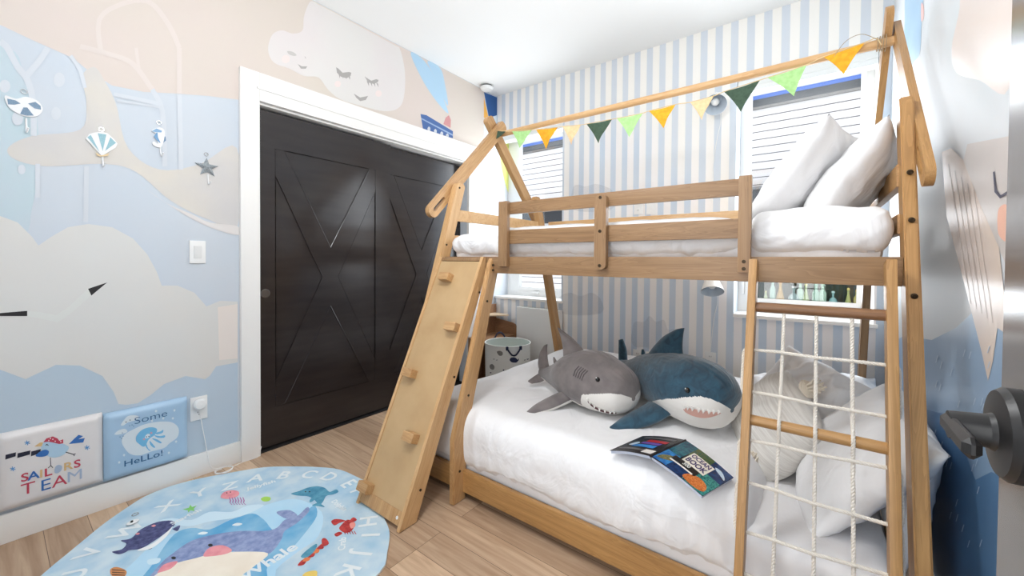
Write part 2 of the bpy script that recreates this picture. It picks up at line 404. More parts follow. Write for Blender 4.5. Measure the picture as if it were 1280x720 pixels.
L_([(34, 389), (50, 390), (70, 394), (85, 384), (110, 361), (114, 369), (88, 392), (72, 403), (50, 398), (34, 395)], mat('mural_bone', (218, 220, 216), .6), 3.2, False)
# sleeping clouds above the closet
L_([(388, 2), (380, 20), (378, 38), (366, 42), (352, 38), (340, 44), (335, 62), (342, 78), (362, 86), (380, 95), (398, 97), (410, 112), (425, 124), (450, 132), (480, 139), (498, 135), (505, 120), (506, 90), (500, 62), (492, 56), (440, 28), (410, 12), (398, 6)], M_cloud2, 2)
M_dim = flat(168, 164, 160)
def face(cx1, cy1, s, lashes=True): pass
L_([(420, 84), (423, 86), (428, 91), (436, 90), (439, 91), (438, 95), (433, 98), (426, 96), (421, 91)], M_dim, 3, False)
for i in range(4): L_([(422.5+4*i, 90+1.6*i), (425.5+4*i, 93+1*i), (424.3+4.3*i, 98+.6*i)], M_dim, 3.4, False)
L_([(455.5, 95.5), (459, 98), (464, 101), (470, 99), (473, 100), (472, 103), (467, 105), (460, 103)], M_dim, 3, False)
for i in range(4): L_([(458+4*i, 101+1*i), (461+3.8*i, 103+.5*i), (461+4*i, 108+.4*i)], M_dim, 3.4, False)
L_([(442, 117), (450, 122), (460, 120), (457, 125), (450, 126.5), (445, 122)], M_dim, 3, False)
L_([(359, 64), (366, 65), (370.5, 69), (367, 70), (361, 68)], flat(196, 192, 188), 3)
L_([(372, 80), (377, 83), (384, 83), (382, 86), (376, 86)], M_dim, 3, False)
L_([(380.5, 70), (382.5, 73), (381.5, 73)], M_dim, 3, False)
for cx_, cy_, r in ((422, 105, 4), (473, 117, 4), (357, 74, 5)):
    L_([(cx_+r*math.cos(a*PI/4), cy_+r*math.sin(a*PI/4)) for a in range(8)], mat('mural_cheek', (232, 218, 214), .6), 3.1)
# steam boat
M_skyb = mat('mural_skyblue', (176, 208, 230), .6)
L_([(513, 66), (530, 76), (545, 100), (556, 128), (560, 142), (545, 126), (528, 100)], M_skyb, 2)
L_([(534, 77), (550, 85), (556, 105), (560, 132), (552, 118), (545, 100)], M_skyb, 2.2)
M_boat = mat('mural_boatblue', (72, 104, 160), .6)
L_([(525.5, 142.5), (533, 144), (566, 164), (566, 173), (545, 166), (528.5, 161)], M_boat, 2, False)
L_([(526, 147), (566, 168), (566, 170), (526.5, 149)], mat('mural_boatline', (150, 172, 204), .6), 2.6, False)
for x, y in ((536, 162), (544, 165), (552, 168), (559, 170.5)): L_([(x-1.6, y+2), (x-1.8, y-2), (x, y-4), (x+1.8, y-2), (x+1.6, y+2.6)], M_line, 3, False)
L_([(554, 155), (557, 147), (561, 144), (563.5, 150), (563, 160)], mat('mural_funnel', (206, 146, 146), .6), 2.8, False)
# block of colour in the far corner
L_([(604.8, 115.2), (621.5, 122), (621.5, 144), (611, 147)], mat('mural_blue', (38, 88, 150), .6), 2, False)
L_([(604.8, 122), (610.5, 147.5), (604.8, 147.5)], mat('mural_orange', (240, 178, 80), .6), 2.4, False)
L_([(604.8, 147.5), (611, 147.5), (621.5, 144), (621.5, 300), (604.8, 300)], mat('mural_ice', (222, 234, 242), .6), 2, False)
L_([(627, 176), (632, 178), (638.3, 176), (638.3, 236), (634, 238), (628, 215), (625, 196)], mat('mural_lime', (222, 226, 130), .6), 3)
tag(b.obj('wall_left', muralmats, recalc=False), kind='structure')

# back wall, two window holes
def BW(u, v, d): return Vector((u, YB+d, v))
b = B(); W1 = (0.0, .775, .79, 2.445); W2 = (2.157, 2.885, .795, 2.41)
b.plate([(0, 0), (XW, 0), (XW, H), (0, H), (0, W1[3]), (W1[1], W1[3]), (W1[1], W1[2]), (0, W1[2])], [[(W2[0], W2[2]), (W2[1], W2[2]), (W2[1], W2[3]), (W2[0], W2[3])]], BW, .25, 0, 0)
bmats = [M_stripe]; deco.n = Vector((0, -1, 0))
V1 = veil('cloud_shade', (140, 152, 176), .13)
def onB(x, y): return at(1, YB, x, y)
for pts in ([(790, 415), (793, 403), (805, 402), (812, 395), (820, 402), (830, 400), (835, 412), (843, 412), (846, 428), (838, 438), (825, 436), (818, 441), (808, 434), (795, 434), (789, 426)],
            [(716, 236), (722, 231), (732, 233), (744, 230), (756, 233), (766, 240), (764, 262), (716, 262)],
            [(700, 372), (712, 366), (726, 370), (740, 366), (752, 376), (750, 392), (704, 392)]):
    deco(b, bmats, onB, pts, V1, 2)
tag(b.obj('wall_back', bmats, recalc=False), kind='structure')

# right wall
def RW(u, v, d): return Vector((XW+d, u, v))
b = B(); b.plate([(Y0, 0), (3.39, 0), (3.39, H), (Y0, H)], [], RW, .1, 0, 0)
rm = [noisy('mural_mist', (222, 224, 227), (214, 222, 226), (1.4, 1.4, 1.4), .55)]
deco.n = Vector((-1, 0, 0))
def onR(x, y): return at(0, XW, x, y)
R_ = lambda pts, m, lay, smooth=True: deco(b, rm, onR, pts, m, lay, smooth)
M_whale = noisy('mural_whale', (172, 204, 228), (156, 192, 220), (3, 3, 3), .34)
R_([(1133, -12), (1131, 30), (1129, 60), (1130, 82), (1136, 92), (1142, 78), (1150, 66), (1152, 30), (1153, -12)], M_whale, 1)
R_([(1152, 4), (1155, 8), (1155, 22), (1152, 26)], flat(240, 196, 190, .35), 2)
R_([(1203, -40), (1200, 10), (1190, 60), (1196, 90), (1225, 100), (1262, 110), (1262, -40)], noisy('mural_blushright', (230, 218, 212), (224, 214, 208), (2, 2, 2), .34), 1)
M_sail = noisy('mural_sail', (226, 208, 192), (216, 202, 194), (3, 3, 3), .34)
R_([(1178, 190), (1190, 185), (1205, 200), (1228, 260), (1250, 310), (1262, 420), (1248, 410), (1242, 452), (1236, 476), (1228, 440), (1205, 350), (1184, 270)], M_sail, 2, False)
R_([(1205, 200), (1210, 180), (1262, 170), (1262, 340), (1250, 312), (1228, 260)], noisy('mural_greysail', (206, 200, 196), (214, 206, 202), (3, 3, 3), .34), 1.5, False)
for k in range(5): R_([(1186+8*k, 205+8*k), (1187+8*k, 205+8*k), (1215+7*k, 380+6*k), (1214+7*k, 380+6*k)], flat(196, 180, 168, .35), 3, False)
M_sea = noisy('mural_sea', (150, 178, 206), (128, 162, 196), (2, 2, 2), .3)
P = [onR(x, y) for x, y in [(1112, 430), (1130, 420), (1165, 425), (1195, 410), (1228, 380), (1262, 360)]]
seapoly = [Vector((XW-.0006, p.y, p.z)) for p in P]+[Vector((XW-.0006, Y0, P[-1].z)), Vector((XW-.0006, Y0, .0)), Vector((XW-.0006, YB, .0)), Vector((XW-.0006, YB, P[0].z))]
rm.append(M_sea); b.poly(seapoly, len(rm)-1)
M_deep = noisy('mural_deepsea', (92, 132, 172), (72, 116, 162), (2, 2, 2), .3)
P = [onR(x, y) for x, y in [(1112, 500), (1190, 520), (1220, 600), (1240, 590), (1262, 600)]]
rm.append(M_deep); b.poly([Vector((XW-.0012, p.y, p.z)) for p in P]+[Vector((XW-.0012, Y0, P[-1].z)), Vector((XW-.0012, Y0, 0)), Vector((XW-.0012, YB, 0)), Vector((XW-.0012, YB, P[0].z))], len(rm)-1)
for k in range(34):
    x = random.uniform(1168, 1240); y = random.uniform(420, 690)
    R_([(x, y), (x+1.2, y), (x-1.5, y+9), (x-2.5, y+9)], flat(196, 214, 232, .35), 4, False)
R_([(1245, 214), (1248, 238), (1253, 244), (1262, 238), (1262, 242), (1252, 248), (1245, 240), (1243, 215)], flat(90, 90, 104), 4, False)
R_([(1250, 262), (1262, 258), (1262, 300), (1250, 292)], flat(240, 190, 168), 4)
for m_ in rm: m_.node_tree.nodes['Principled BSDF'].inputs['Specular IOR Level'].default_value = .3
tag(b.obj('wall_right', rm, recalc=False), kind='structure')
b = B(); b.plate([(0, 0), (1.93, 0), (1.93, 2.06), (2.73, 2.06), (2.73, 0), (XW, 0), (XW, H), (0, H)], [], lambda u, v, d: Vector((u, Y0-d, v)), .12, 0)
tag(b.obj('wall_front', mat('front_wall_paint', (226, 230, 236), .7)), kind='structure')

# baseboards
def baseboard(name, a, c): 
    b = B(); b.bx(a, c, .003); tag(b.obj(name, M_white), kind='structure')
baseboard('baseboard_left', (0.0005, Y0, 0), (.016, .857, .118))
b = B(); b.bx((.0005, Y0, .1185), (.008, .857, .122)); 
baseboard('baseboard_right', (XW-.014, .2, 0), (XW-.0005, YB-.02, .118))
baseboard('baseboard_back', (.02, YB-.016, 0), (XW-.02, YB-.0005, .118)); b.bm.free()
# closet casing
b = B()
b.bx((.0005, .857, 0), (.03, .955, 2.237), .004); b.bx((.0005, .955, 2.074), (.03, 2.712, 2.237), .004)
b.bx((.0005, 2.712, 0), (.03, 2.866, 2.237), .004); b.bx((.03, .94, 2.14), (.036, 2.73, 2.152), .002)
b.bx((-.139, .953, 2.062), (.0, 2.712, 2.0735)); 
tag(b.obj('trim_1', M_white), kind='structure')
b = B(); b.bx((-.135, DY0+.001, -.002), (.0, DY1-.001, .006)); b.bx((-.138, DY0, .004), (-.13, DY1, 2.06)); tag(b.obj('trim_2', M_dark), kind='structure')

# closet sliding doors with X pattern
def closet_door(name, y0, y1, x, pull):
    z0, z1 = .014, 2.045
    fy0, fy1, fz0, fz1 = y0+.105, y1-.13, .25, 1.83
    my = (fy0+fy1)/2; mz = (fz0+fz1)/2-.0; g = .055
    tri = [
        [(fy0+.05, fz1), (fy1-.05, fz1), (my, mz+.2)],
        [(fy0+.05, fz0), (my, mz-.2), (fy1-.05, fz0)],
        [(fy0, fz0+.16), (my-g, mz), (fy0, fz1-.16)],
        [(fy1, fz0+.16), (fy1, fz1-.16), (my+g, mz)]]
    b = B(); outer = [(y0, z0), (y1, z0), (y1, z1), (y0, z1)]
    fn = lambda u, v, d: Vector((x+d, u, v))
    b.plate(outer, tri, fn, -.004, 0)
    b.bx((x-.035, y0, z0), (x-.0045, y1, z1))
    # thin bead running round the field and along the cross
    bb = [[(fy0, fz1), (fy1, fz1)], [(fy0, fz0), (fy1, fz0)], [(fy0, fz0), (fy0, fz1)], [(fy1, fz0), (fy1, fz1)]]
    for (p, q) in bb: b.cyl(fn(*p, 0), fn(*q, 0), .0022, 6)
    for t in tri:
        for i in range(3): b.cyl(fn(*t[i], 0), fn(*t[(i+1) % 3], 0), .0022, 6)
    d = tag(b.obj(name, M_black), kind='structure')
    if pull:
        b = B(); c = onL(334, 367); yy, zz = c.y, c.z
        T = Matrix.Translation((x, yy, zz)) @ Matrix.Rotation(PI/2, 4, 'Y')
        b.lathe([(.026, 0), (.026, .003), (.022, .004), (.021, .001), (.0, .0005)], 32, 0, T)
        b.obj('door_pull', mat('bronze_pull', (110, 104, 100), .3, .8), d)
closet_door('door_1', .956, 1.885, -.028, True)
closet_door('door_2', 1.80, 2.70, -.075, False)

# windows
def window(name, X0, X1, Z0, Z1, gx0, gx1, gz0, gz1, crank):
    yf = YB+.20
    b = B(); fn = lambda u, v, d: Vector((u, yf+d, v))
    b.plate([(X0, Z0), (X1, Z0), (X1, Z1), (X0, Z1)], [[(gx0, gz0), (gx1, gz0), (gx1, gz1), (gx0, gz1)]], fn, .045, 0)
    fr = tag(b.obj(name, M_wplast), kind='structure')
    b = B(); s = .022
    b.plate([(gx0-s, gz0-s), (gx1+s, gz0-s), (gx1+s, gz1+s), (gx0-s, gz1+s)], [[(gx0+.004, gz0+.004), (gx1-.004, gz0+.004), (gx1-.004, gz1-.004), (gx0+.004, gz1-.004)]], fn, -.012, -.001)
    b.obj('sash', M_wplast, fr)
    b = B(); b.bx((gx0-.002, yf+.02, gz0-.002), (gx1+.002, yf+.025, gz1+.002)); b.obj('pane', glass, fr)
    b = B(); b.bx((X0 if X0 > 0 else .001, YB-.02, Z0-.016), (X1+.018, YB-.0005, Z0+.008), .004)
    b.bx((X0+.001, YB-.001, Z0+.0005), (X1-.001, yf, Z0+.008)); b.obj('sill', M_white, fr)
    b = B()
    b.bx((X0+.002, YB+.004, Z1-.085), (X1-.002, YB+.09, Z1-.001), .01); b.bx((X0+.002, YB+.0, Z1-.05), (X1-.002, YB+.006, Z1-.04), .002)
    b.bx((X0+.008, YB+.03, Z1-.090), (X1-.008, YB+.042, Z1-.075), .004)
    b.obj('blind_cassette', mat('blind_white', (232, 234, 232), .5), fr)
    b = B(); cx = crank
    b.box((cx, yf-.012, gz0-.045), (.075, .02, .02), None, .008); b.box((cx+.02, yf-.026, gz0-.04), (.05, .014, .012), None, .005)
    b.obj('crank_handle', M_wplast, fr)
    return fr
window('window_1', .0, .775, .79, 2.445, .155, .735, .885, 2.372, .37)
w2 = window('window_2', 2.157, 2.885, .795, 2.41, 2.226, 2.823, .90, 2.372, 2.35)
b = B(); b.box((2.19, YB+.192, .98), (.02, .016, .1), None, .008); b.obj('latch', M_wplast, w2)

# entrance door leaf at the right edge, standing open beside the camera
b = B(); xl = 2.722
b.bx((xl, -.30, .012), (xl+.038, .494, 2.04), .002)
leaf = tag(b.obj('door_3', M_leaf), kind='structure')
hc = Vector((xl, .455, 1.034))
b = B(); T = Matrix.Translation(hc) @ Matrix.Rotation(-PI/2, 4, 'Y')
b.lathe([(.034, -.001), (.034, .007), (.031, .011), (.014, .013), (.0125, .016), (.0105, .036), (.0, .036)], 40, 0, T)
b.obj('rosette', M_handle, leaf, None, 20)
b = B(); b.box(hc+Vector((-.034, -.021, 0)), (.010, .066, .015), None, .004, 0, 1)
b.obj('door_handle', M_handle, leaf, None, 20)

# ------------------------------------------------------------------ outside: neighbouring house
HY = 5.5
def onH(x, y): return at(1, HY, x, y)
nh = thing('neighbour_house', (1, HY, -.5), 'white board-sided house seen outside through both windows', 'house')
zt = onH(940, 137.5).z; zb = onH(940, 236).z; zb2 = 1.78
M_side = mat('white_siding', (224, 219, 217), .7)
b = B(); z = -.5; 
sp = .0889
def course(b, x0, x1, z0, z1):
    z = z1
    while z > z0:
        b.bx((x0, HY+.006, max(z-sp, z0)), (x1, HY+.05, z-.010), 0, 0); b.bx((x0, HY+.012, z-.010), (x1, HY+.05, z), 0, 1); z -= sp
course(b, -4, 4.2, zb, zt)
course(b, -4, 1.60, -.5, zb2); course(b, 3.2, 4.2, -.5, zb2)
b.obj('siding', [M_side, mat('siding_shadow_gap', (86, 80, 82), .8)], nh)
b = B(); b.bx((-4, HY-.0, onH(940, 126).z), (4.2, HY+.05, 3.5)); b.obj('fascia', mat('blue_fascia', (62, 104, 190), .5), nh)
b = B(); b.bx((-4, HY-.01, onH(940, 135).z), (4.2, HY+.05, onH(940, 126).z-.001)); b.obj('gutter', mat('dark_gutter', (44, 46, 52), .5), nh)
b = B(); b.bx((-4, HY-.015, zt-.005), (4.2, HY+.05, zt+.02)); b.obj('gutter_edge', mat('grey_metal', (120, 114, 110), .5), nh)
b = B(); b.bx((-4, HY-.1, zb2+.001), (4.2, HY+.05, zb-.03)); b.bx((-4, HY-.16, zb-.03), (4.2, HY+.05, zb-.001), 0, 1)
b.obj('lower_canopy', [mat('dark_canopy', (44, 46, 50), .7, bump=(40, .6)), mat('canopy_edge', (120, 118, 118), .6)], nh)
b = B(); b.plate([(1.55, .55), (3.3, .55), (3.3, 1.7), (1.55, 1.7)], [[(1.95, .70), (3.02, .70), (3.02, 1.55), (1.95, 1.55)]], lambda u, v, d: Vector((u, HY-d, v)), -.03, .06)
b.obj('window_frame', M_white, nh)
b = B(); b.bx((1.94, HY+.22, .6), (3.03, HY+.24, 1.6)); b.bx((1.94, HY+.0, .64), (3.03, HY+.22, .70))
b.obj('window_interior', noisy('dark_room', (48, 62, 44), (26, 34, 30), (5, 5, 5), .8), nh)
bc = [((196, 214, 150), .10, .02, 'squat'), ((190, 224, 206), .26, .03, 'tall'), ((206, 160, 60), .22, .045, 'cone'), ((168, 196, 190), .17, .06, 'flask'), ((186, 222, 196), .25, .03, 'tall'), ((196, 216, 150), .2, .035, 'cone'),
      ((150, 200, 170), .22, .035, 'tall'), ((170, 212, 180), .22, .035, 'tall'), ((150, 206, 200), .13, .04, 'flask'), ((196, 206, 120), .17, .03, 'cone'), ((206, 190, 90), .16, .03, 'tall')]
bx_ = [957, 965.5, 975, 992, 1000, 1007, 1019.5, 1028, 1041, 1060, 1071]
bl = ['squat pale green', 'tall pale mint slender', 'amber cone-shaped', 'clear grey round-bellied flask', 'tall mint-green slim', 'yellow-green short cone-shaped', 'green tall square-shouldered', 'light green tall', 'turquoise low round-bellied', 'olive yellow conical', 'golden small upright']
bn = ['at the left end of the row', 'left of the amber bottle', 'third from the left', 'right of the amber bottle', 'right of the clear flask', 'just left of the green pair', 'left one of the green pair', 'right one of the green pair', 'right of the green pair', 'second from the right end', 'at the right end of the row']
for (c, h, r, k), px, l1, l2 in zip(bc, bx_, bl, bn):
    x = at(1, HY+.12, px, 385).x
    pr = {'tall': [(0, 0), (r, .0), (r, .55*h), (.45*r, .72*h), (.4*r, .9*h), (.6*r, .93*h), (.5*r, h), (0, h)],
          'cone': [(0, 0), (r, 0), (r*1.02, .1*h), (.35*r, .7*h), (.3*r, .92*h), (.45*r, h), (0, h)],
          'flask': [(0, 0), (r*.8, 0), (r, .25*h), (r*.7, .5*h), (.25*r, .62*h), (.25*r, .92*h), (.4*r, h), (0, h)],
          'squat': [(0, 0), (r, 0), (r, .5*h), (.5*r, .7*h), (.5*r, h), (0, h)]}[k]
    t = thing('glass_bottle', (x, HY+.12, .70), l1+' glass bottle in the neighbour\'s window, '+l2, 'bottle', 'glass bottles in the neighbour\'s window')
    b = B(); b.lathe(pr, 20); b.obj('bottle_body', mat('bottle_glass', tuple(int(q*.78) for q in c), .12, 0, None, Specular_IOR_Level=.6), t, Matrix.Translation((x, HY+.12, .70)))
    b = B(); b.lathe([(0, h), (.42*r, h), (.36*r, h*1.0+.018), (0, h+.022)], 14); b.obj('stopper', flat(min(255, c[0]+10), c[1]-20, c[2]-20), t, Matrix.Translation((x, HY+.12, .70)))

# ------------------------------------------------------------------ bunk bed
XL0, XL1 = .83, .875       # left posts
XR0, XR1 = 2.806, 2.838    # right posts
YC = 2.18
def ynear(z): return 1.312 if z <= .31 else 1.312+(z-.31)*.30
bed = thing('bunk_bed', (1.83, YC, 0), 'large house-shaped wooden bunk bed with ridge pole beside striped wall', 'bunk bed')
def post(x0, x1, sgn, z1, top_cut=True, mtl=M_wood, name='post', d=.078):
    fn = lambda u, v, dd: Vector((dd, u if sgn > 0 else 2*YC-u, v))
    prof = [(ynear(0), 0.0), (ynear(.31), .31), (ynear(z1)-.0, z1-.03), (ynear(z1)+.02, z1), (ynear(z1)+d-.01, z1), (ynear(z1)+d, z1-.02), (ynear(.31)+d+.015, .31), (ynear(0)+d+.004, 0)]
    # local frame: X along the post so the grain follows it
    P0 = fn(ynear(.31)+d/2, .31, (x0+x1)/2); P1 = fn(ynear(z1)+d/2, z1, (x0+x1)/2)
    Mx = frame((P0+P1)/2, P1-P0, (0, 1, 0)); inv = Mx.inverted()
    b = B(); b.plate(prof, [], lambda u, v, dd: inv @ fn(u, v, dd), x0, x1)
    bmesh.ops.remove_doubles(b.bm, verts=b.bm.verts[:], dist=1e-5)
    es = [e for e in b.bm.edges if len(e.link_faces) == 2 and e.calc_face_angle(0) > .5]
    bmesh.ops.recalc_face_normals(b.bm, faces=b.bm.faces[:])
    bmesh.ops.bevel(b.bm, geom=es, offset=.004, segments=2, affect='EDGES')
    return b.obj(name, mtl, bed, Mx)
post(XL0, XL1, 1, 1.63, mtl=M_woodl); pr_ = post(XR0, XR1, 1, 1.685, mtl=M_woodn)
post(XL0, XL1, -1, 1.66); post(XR0, XR1, -1, 1.66, mtl=M_woodb)
post(1.236, 1.266, 1, 1.175, mtl=M_wood, name='support_leg')
def bolt(p, n, r=.011, par=bed):
    b = B(); p = Vector(p); n = Vector(n).normalized(); q = n.orthogonal().normalized(); w = n.cross(q)
    b.loft([(p-n*.004, q*r, w*r), (p+n*.002, q*r, w*r), (p+n*.0025, q*r*.75, w*r*.75), (p+n*.0005, q*r*.6, w*r*.6), (p+n*.0005, q*.001, w*.001)], 16)
    b.obj('bolt', M_screw, par)
for z in (1.07, 1.285, 1.43): bolt((2.822, ynear(z)-.0006, z), (0, -1, -.3), .0075)
for z in (.15, .5, .95): bolt((1.2665, ynear(z)+.04, z), (1, 0, 0), .006)
for z in (.9, 1.25, 1.6): bolt((XL1+.0006, ynear(z)+.035, z), (1, 0, 0), .006)
# rafters: rounded ends, slotted tail on the near side
def rafter(x0, x1, p_low, p_top, slot, w, mtl):
    p_low = Vector((0, *p_low)); p_top = Vector((0, *p_top)); L = (p_top-p_low).length
    xm = (x0+x1)/2; mid = (p_low+p_top)/2+Vector((xm, 0, 0)); Mx = frame(mid, p_top-p_low, (1, 0, 0))   # local Y = world X, local Z across
    h = L/2; r = w/2; pts = []
    for k in range(7): a = PI/2+PI*k/6; pts.append((-h+r*.9+math.cos(a)*r*.9, math.sin(a)*r))
    for k in range(7): a = -PI/2+PI*k/6; pts.append((h-r*.6+math.cos(a)*r*.6, math.sin(a)*r))
    hole = []
    if slot:
        c0 = -h+.05; c1 = -h+.15; rr = .0115
        for k in range(5): a = PI/2+PI*k/4; hole.append((c0+math.cos(a)*rr, math.sin(a)*rr))
        for k in range(5): a = -PI/2+PI*k/4; hole.append((c1+math.cos(a)*rr, math.sin(a)*rr))
    b = B(); t = x1-x0
    b.plate(pts, [hole] if hole else [], lambda u, v, d: Vector((u, d, v)), -t/2, t/2)
    return b.obj('rafter', mtl, bed, Mx)
rafter(.797, .829, (1.545, 1.42), (2.235, 2.13), True, .078, M_wood)
rafter(.755, .793, (2.79, 1.43), (2.10, 2.155), True, .075, M_wood)
rafter(2.8385, 2.860, (1.56, 1.385), (2.235, 2.12), True, .066, M_woodn)
rafter(2.809, 2.832, (2.79, 1.43), (2.13, 2.16), True, .075, M_woodn)
b = B(); b.cyl((-1.035, 0, 0), (1.012, 0, 0), .0185, 20); b.obj('ridge_pole', M_woodl, bed, frame((1.832, YC, 2.045), (1, 0, 0), (0, 1, 0)))
YS = 1.588   # near face of the stringer
SX0, SX1 = XL1+.001, XR0-.001
def rail(name, x0, x1, y0, y1, z0, z1, mtl, bev=.004):
    b = B(); L = x1-x0; b.box((0, 0, 0), (L, y1-y0, z1-z0), None, bev); return b.obj(name, mtl, bed, Matrix.Translation(((x0+x1)/2, (y0+y1)/2, (z0+z1)/2)))
rail('side_rail', SX0, SX1, YS, YS+.03, 1.093, 1.179, M_woodb)
rail('side_rail', SX0, SX1, 2*YC-YS-.03, 2*YC-YS, 1.093, 1.179, M_woodn)
rail('end_rail', XL1-.04, XL1-.012, YS+.05, 2*YC-YS-.05, 1.10, 1.17, M_wood)
rail('end_rail', XR0+.012, XR1-.01, YS+.05, 2*YC-YS-.05, 1.10, 1.17, M_wood)
rail('bed_base', SX0+.002, SX1-.002, YS+.032, 2*YC-YS-.032, 1.125, 1.158, M_woodl)
# upper guard rails
gx0, gx1 = at(1, 1.57, 623, 300).x, at(1, 1.57, 922, 260).x
def gz(px, py, y=1.572): return at(1, y, px, py).z
zA0, zA1 = gz(632.5, 264.5), gz(632.5, 251)
zB0, zB1 = gz(632.5, 302.5), gz(632.5, 288.5)
zA0 = gz(922, 243.5); zA1 = gz(922, 222); zB0 = gz(922, 297.5); zB1 = gz(922, 272.5)
rail('guard_rail', gx0+.03, gx1+.006, 1.588, 1.612, zA0, zA1, M_woodb); rail('guard_rail', gx0+.03, gx1+.006, 1.588, 1.612, zB0, zB1, M_woodb)
def gpost(x0, x1, z0, z1, rnd=False):
    L = z1-z0; w = x1-x0
    Mx = frame(((x0+x1)/2, 1.574, (z0+z1)/2), (0, 0, 1), (1, 0, 0))
    b = B(); b.box((0, 0, 0), (L, w, .026), None, .004)
    if rnd:
        b.bm.free(); b = B(); pts = []
        for k in range(7): a = PI/2+PI*k/6; pts.append((-L/2+w*.3+math.cos(a)*w*.3, math.sin(a)*w/2))
        for k in range(7): a = -PI/2+PI*k/6; pts.append((L/2-w*.3+math.cos(a)*w*.3, math.sin(a)*w/2))
        b.plate(pts, [], lambda u, v, d: Vector((u, v, d)), -.013, .013)
    b.obj('guard_post', M_woodb, bed, Mx)
x0 = at(1, 1.56, 622.5, 300).x; x1 = at(1, 1.56, 632, 300).x+.006
gpost(x0, x1, at(1, 1.56, 627, 333).z, zA1+.004)
x0 = at(1, 1.56, 742.5, 300).x; x1 = at(1, 1.56, 757, 300).x
gpost(x0, x1, at(1, 1.56, 750, 337).z, at(1, 1.56, 750, 243).z, True)
for y in (247, 289, 332): bolt((( x0+x1)/2, 1.5605, at(1, 1.56, 748, y).z), (0, -1, 0), .007)
x0 = at(1, 1.56, 922, 300).x; x1 = at(1, 1.56, 938.5, 300).x
gpost(x0, x1, at(1, 1.56, 930, 341).z, at(1, 1.56, 930, 219).z)
for y in (327, 336): bolt(((x0+x1)/2, 1.5605, at(1, 1.56, 930, y).z), (0, -1, 0), .006)
for z in (1.135, 1.11): bolt((1.29, 1.5605, z), (0, -1, 0), .006)
rail('guard_rail', SX0, SX1, 2*YC-1.612, 2*YC-1.588, 1.41, 1.475, M_woodl)
rail('guard_rail', SX0, SX1, 2*YC-1.612, 2*YC-1.588, 1.26, 1.32, M_woodl)
for X, mm in ((.842, M_woodl), (2.80, M_woodn)):
    rail('end_guard_rail', X-.0, X+.024, ynear(1.43)+.06, 2*YC-ynear(1.43)-.06, 1.398, 1.468, mm)
    rail('end_guard_rail', X-.0, X+.024, ynear(1.3)+.06, 2*YC-ynear(1.3)-.06, 1.25, 1.31, mm)
# lower frame
rail('lower_side_board', XL1+.001, XR0-.001, 1.375, 1.397, .04, .146, M_woodb if False else M_woodn)
rail('lower_side_board', XL1+.001, XR0-.001, 2*YC-1.397, 2*YC-1.375, .04, .146, M_woodn)
rail('lower_end_board', XL1-.03, XL1-.006, 1.40, 2*YC-1.40, .05, .20, M_woodn)
rail('lower_end_board', XR0+.008, XR0+.030, 1.42, 2*YC-1.42, .05, .20, M_woodn)
rail('lower_base', XL1+.003, XR0-.003, 1.399, 2*YC-1.399, .06, .10, M_woodl)

# ------------------------------------------------------------------ climbing ramp with wooden holds
RA = Vector((0, 1.037, 0.004)); RB = Vector((0, 1.562, 1.178))
rx0, rx1 = .892, 1.222
ramp = thing('climbing_ramp', ((rx0+rx1)/2, 1.04, 0), 'plywood climbing ramp with block holds leaning on the bunk bed', 'climbing ramp')
rd = (RB-RA).normalized(); rn = Vector((1, 0, 0)).cross(rd).normalized()
if rn.y > 0: rn = -rn
L = (RB-RA).length
def ramp_rail(x0, x1, mtl):
    # section cut level at the floor and upright at the top
    D = .085
    prof = [(1.037, .004), (1.562, 1.178), (1.582, 1.178), (1.582, 1.092), (1.037+D*1.08, .004)]
    Mx = frame(((x0+x1)/2, 1.3, .59), rd, (1, 0, 0)); inv = Mx.inverted()
    b = B(); b.plate(prof, [], lambda u, v, d: inv @ Vector((d, u, v)), x0, x1); b.obj('side_board', mtl, ramp, Mx)
ramp_rail(rx0, rx0+.018, M_woodl); ramp_rail(rx1-.018, rx1, M_woodl)
Pc = (RA+RB)/2+Vector(((rx0+rx1)/2, 0, 0))-rn*.012
Mx = frame(Pc, rd, (1, 0, 0))
b = B(); b.box((.02, 0, 0), (L-.09, rx1-rx0-.036, .014), None, 0); b.obj('panel', M_ply, ramp, Mx)
b = B(); b.box((-L/2+.045, 0, 0), (.055, rx1-rx0-.036, .02), None, .003); b.obj('bottom_rail', M_wood, ramp, Mx)
b = B(); b.box((L/2-.012, 0, 0), (.02, rx1-rx0-.036, .02), None, .003); b.obj('top_rail', M_woodb, ramp, Mx)
for px, py in ((560, 348), (568, 410), (515, 467), (517, 547), (461, 609)):
    d = FF + (px-CXP)/FPX*RR - (py-CYP)/FPX*UU
    q0 = RA-rn*.005; t = (q0-CAM).dot(rn)/d.dot(rn); p = CAM+t*d
    b = B(); b.box((0, 0, .018), (.042, .062, .042), Matrix.Rotation(.12, 3, 'Z'), .004)
    Mh = frame(p, Vector((1, 0, 0)), rd)
    if (Mh.to_3x3() @ Vector((0, 0, 1))).dot(rn) < 0: Mh = frame(p, Vector((-1, 0, 0)), rd)
    b2 = B(); b.bm.free(); b2.box((0, 0, .016), (.074, .042, .050), None, .004); b2.obj('hold', M_wood, ramp, Mh)
for s_ in (.13, .52, .86):
    p = RA.lerp(RB, s_)+Vector((rx1+.0006, .045, -.02)); bolt(p, (1, 0, 0), .006, ramp)
b = B(); p = RA+rd*.045+Vector((rx1-.04, 0, 0))-rn*.0012; b.lathe([(0, 0), (.007, 0), (.007, .0015), (0, .002)], 16, 0, frame(p, (1, 0, 0), rd) if frame(p, (1, 0, 0), rd).to_3x3().col[2].dot(rn) > 0 else frame(p, (-1, 0, 0), rd)); b.obj('screw_cap', M_wplast, ramp)

